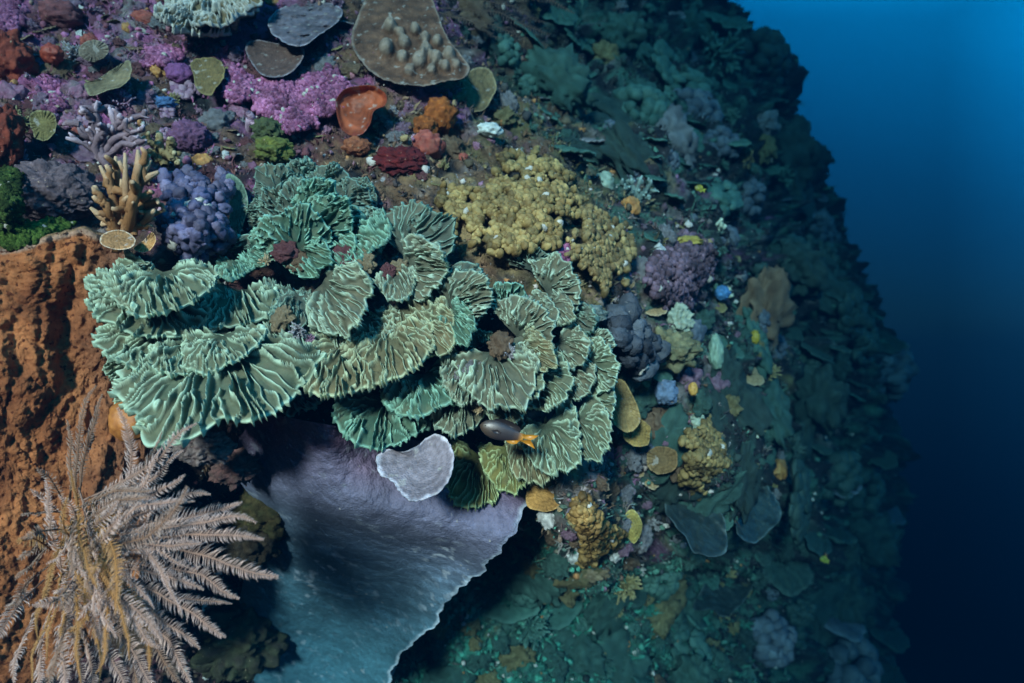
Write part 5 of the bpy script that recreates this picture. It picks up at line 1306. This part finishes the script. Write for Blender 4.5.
rsp = np.random.default_rng(71)
for kind, hue, px, py, w in [(S, 'teal', 597, 122, 58), (S, 'teal', 572, 148, 48), (S, 'teal', 590, 50, 70), (K_, 'blue grey', 692, 112, 60), (S, 'grey', 650, 62, 60), (S, 'teal', 728, 138, 48), (K_, 'teal', 640, 108, 50), (C_, 'teal', 560, 82, 60), (C_, 'dark' if False else 'grey', 668, 140, 56),
                             (K_, 'dark teal', 836, 478, 52), (S, 'blue grey', 836, 612, 60), (S, 'dark teal', 786, 566, 60), (K_, 'blue grey', 772, 640, 56), (C_, 'dark teal', 820, 400, 60), (K_, 'dark teal', 850, 330, 56), (C_, 'dark teal', 800, 270, 56), (S, 'dark teal', 770, 250, 56), (C_, 'dark teal', 870, 540, 60), (K_, 'dark teal', 760, 60, 60), (C_, 'dark teal', 790, 150, 60)]:
    put(kind, hue, px, py, w, rsp, nearer=0.05)
# dead, encrusted rubble caught between the lettuce corals
rsr = np.random.default_rng(44)
for px, py, w in [(285, 252, 22), (300, 262, 18), (266, 262, 16), (318, 268, 14), (345, 258, 24), (335, 266, 16), (365, 262, 18), (282, 318, 20), (300, 330, 22), (292, 342, 16), (310, 338, 14), (228, 372, 20), (222, 384, 14), (232, 362, 14),
                  (398, 268, 16), (388, 272, 14), (470, 372, 22), (476, 392, 20), (500, 345, 22), (508, 352, 16), (478, 408, 14)]:
    hue = ['brown', 'grey', 'tan', 'maroon', 'mauve'][rsr.integers(5)]
    put([C_, B_][int(rsr.random() < 0.35 and hue not in ('maroon',))], hue, px, py, w, rsr, nearer=0.17)

# ------------------------------------------------------------------ turf and crumbs nobody could count
fa = grid_idx
fc = V1[fa].mean(1)
fpx = 512 + fc[:, 0] / fc[:, 1] * F; fpy = 341.5 - fc[:, 2] / fc[:, 1] * F
fn_ = np.cross(V1[fa[:, 2]] - V1[fa[:, 0]], V1[fa[:, 3]] - V1[fa[:, 1]]); far_ = np.linalg.norm(fn_, axis=1); fn_ /= far_[:, None] + 1e-12
fn_ *= np.sign((fn_ * N1[fa[:, 0]]).sum(1))[:, None]
facing = -(fn_ * fc).sum(1) / np.linalg.norm(fc, axis=1)
wt = far_ / fc[:, 1] ** 2 * np.clip(facing + 0.25, 0.03, 1) * ((fpx > -60) & (fpx < 920) & (fpy > -40) & (fpy < 720))
wt *= np.clip(1.1 - (fc[:, 1] - 1.9) * 0.34, 0.16, 1)
wt *= np.where((fpy > 555) & (fpx > 390) & (fpx < 780), 2.6, 1.0)
wt *= np.where((fpx < 140) & (fpy > 260), 0.15, 1.0)
wt /= wt.sum()
rs = np.random.default_rng(5)
def stuff(name, label, cat, n, seed, build):
    rs = np.random.default_rng(seed)
    idx = rs.choice(len(fa), n, p=wt)
    mb_V, mb_F, mb_C = build(idx, rs)
    k = mb_F.shape[1]
    me = mesh(name, mb_V, mb_F, mb_C)
    return tag(link(name, me, M_crumb), label, cat, kind='stuff')
M_crumb = mat_pigment('crumbs of crust', rough=0.7, var=0.35, vscale=120, bump=0.6, bscale=260, bdist=0.004, spec=0.25)
def crumbs(idx, rs):
    V, T = ICO[2]
    n = len(idx)
    c = fc[idx] + rs.normal(size=(n, 3)) * 0.006
    Y = fc[idx, 1]
    r = (0.9 + 2.9 * rs.random(n) ** 2.6) * Y / F
    d = 1 + 0.85 * vnoise(np.tile(V * 2.4, (n, 1)) + np.repeat(rs.random((n, 3)) * 900, len(V), 0), 3).reshape(n, len(V))
    sq = 0.6 + 0.8 * rs.random((n, 3))
    W = c[:, None] + V[None] * d[..., None] * (r[:, None] * sq)[:, None]
    W = W.reshape(-1, 3)
    FF = (T[None] + (np.arange(n) * len(V))[:, None, None]).reshape(-1, 3)
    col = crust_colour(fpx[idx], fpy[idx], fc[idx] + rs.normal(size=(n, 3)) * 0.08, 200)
    col *= (0.7 + 0.9 * rs.random(n))[:, None]
    pale = rs.random(n)
    col = np.where((pale < 0.07)[:, None], np.array((0.5, 0.46, 0.42)), col)
    col = np.where(((pale > 0.07) & (pale < 0.10))[:, None], np.array((0.42, 0.20, 0.08)), col)
    return W, FF, np.repeat(col, len(V), 0)
stuff('coral_rubble', 'crumbly crust of tiny corals and algae over the whole reef', 'rubble', 13000, 61, crumbs)
def turf(idx, rs):
    n = len(idx); B = 5
    Y = fc[idx, 1]
    L = (3 + 6 * rs.random(n) ** 1.5) * Y / F
    Vs, Fs, Cs = [], [], []
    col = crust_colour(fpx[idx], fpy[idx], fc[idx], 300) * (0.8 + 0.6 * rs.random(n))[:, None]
    for b in range(B):
        d = fn_[idx] + rs.normal(size=(n, 3)) * 0.55 + np.array((0, 0, 0.25)); d /= np.linalg.norm(d, axis=1)[:, None]
        s_ = np.cross(d, rs.normal(size=(n, 3))); s_ /= np.linalg.norm(s_, axis=1)[:, None] + 1e-9
        p = fc[idx] + rs.normal(size=(n, 3)) * (L * 0.25)[:, None] - fn_[idx] * 0.003
        l = L * (0.6 + 0.6 * rs.random(n)); w = l * 0.11
        m_ = p + d * (l * 0.55)[:, None] + s_ * 0
        e = p + (d + rs.normal(size=(n, 3)) * 0.3) * l[:, None]
        V = np.stack([p - s_ * w[:, None], p + s_ * w[:, None], m_ + s_ * (w * 0.9)[:, None], e, m_ - s_ * (w * 0.9)[:, None]], 1)
        k0 = b * n * 5
        ii = np.arange(n) * 5 + k0
        Fs.append(np.stack([ii, ii + 1, ii + 2, ii + 3, ii + 4], 1))
        Vs.append(V.reshape(-1, 3))
        cc = np.repeat(col[:, None], 5, 1) * np.array((0.7, 0.7, 1.0, 1.4, 1.0))[None, :, None]
        Cs.append(cc.reshape(-1, 3))
    return np.concatenate(Vs), np.concatenate(Fs), np.concatenate(Cs)
stuff('algal_turf', 'short fuzzy turf of algae and hydroids between the corals', 'algae', 11000, 62, turf)
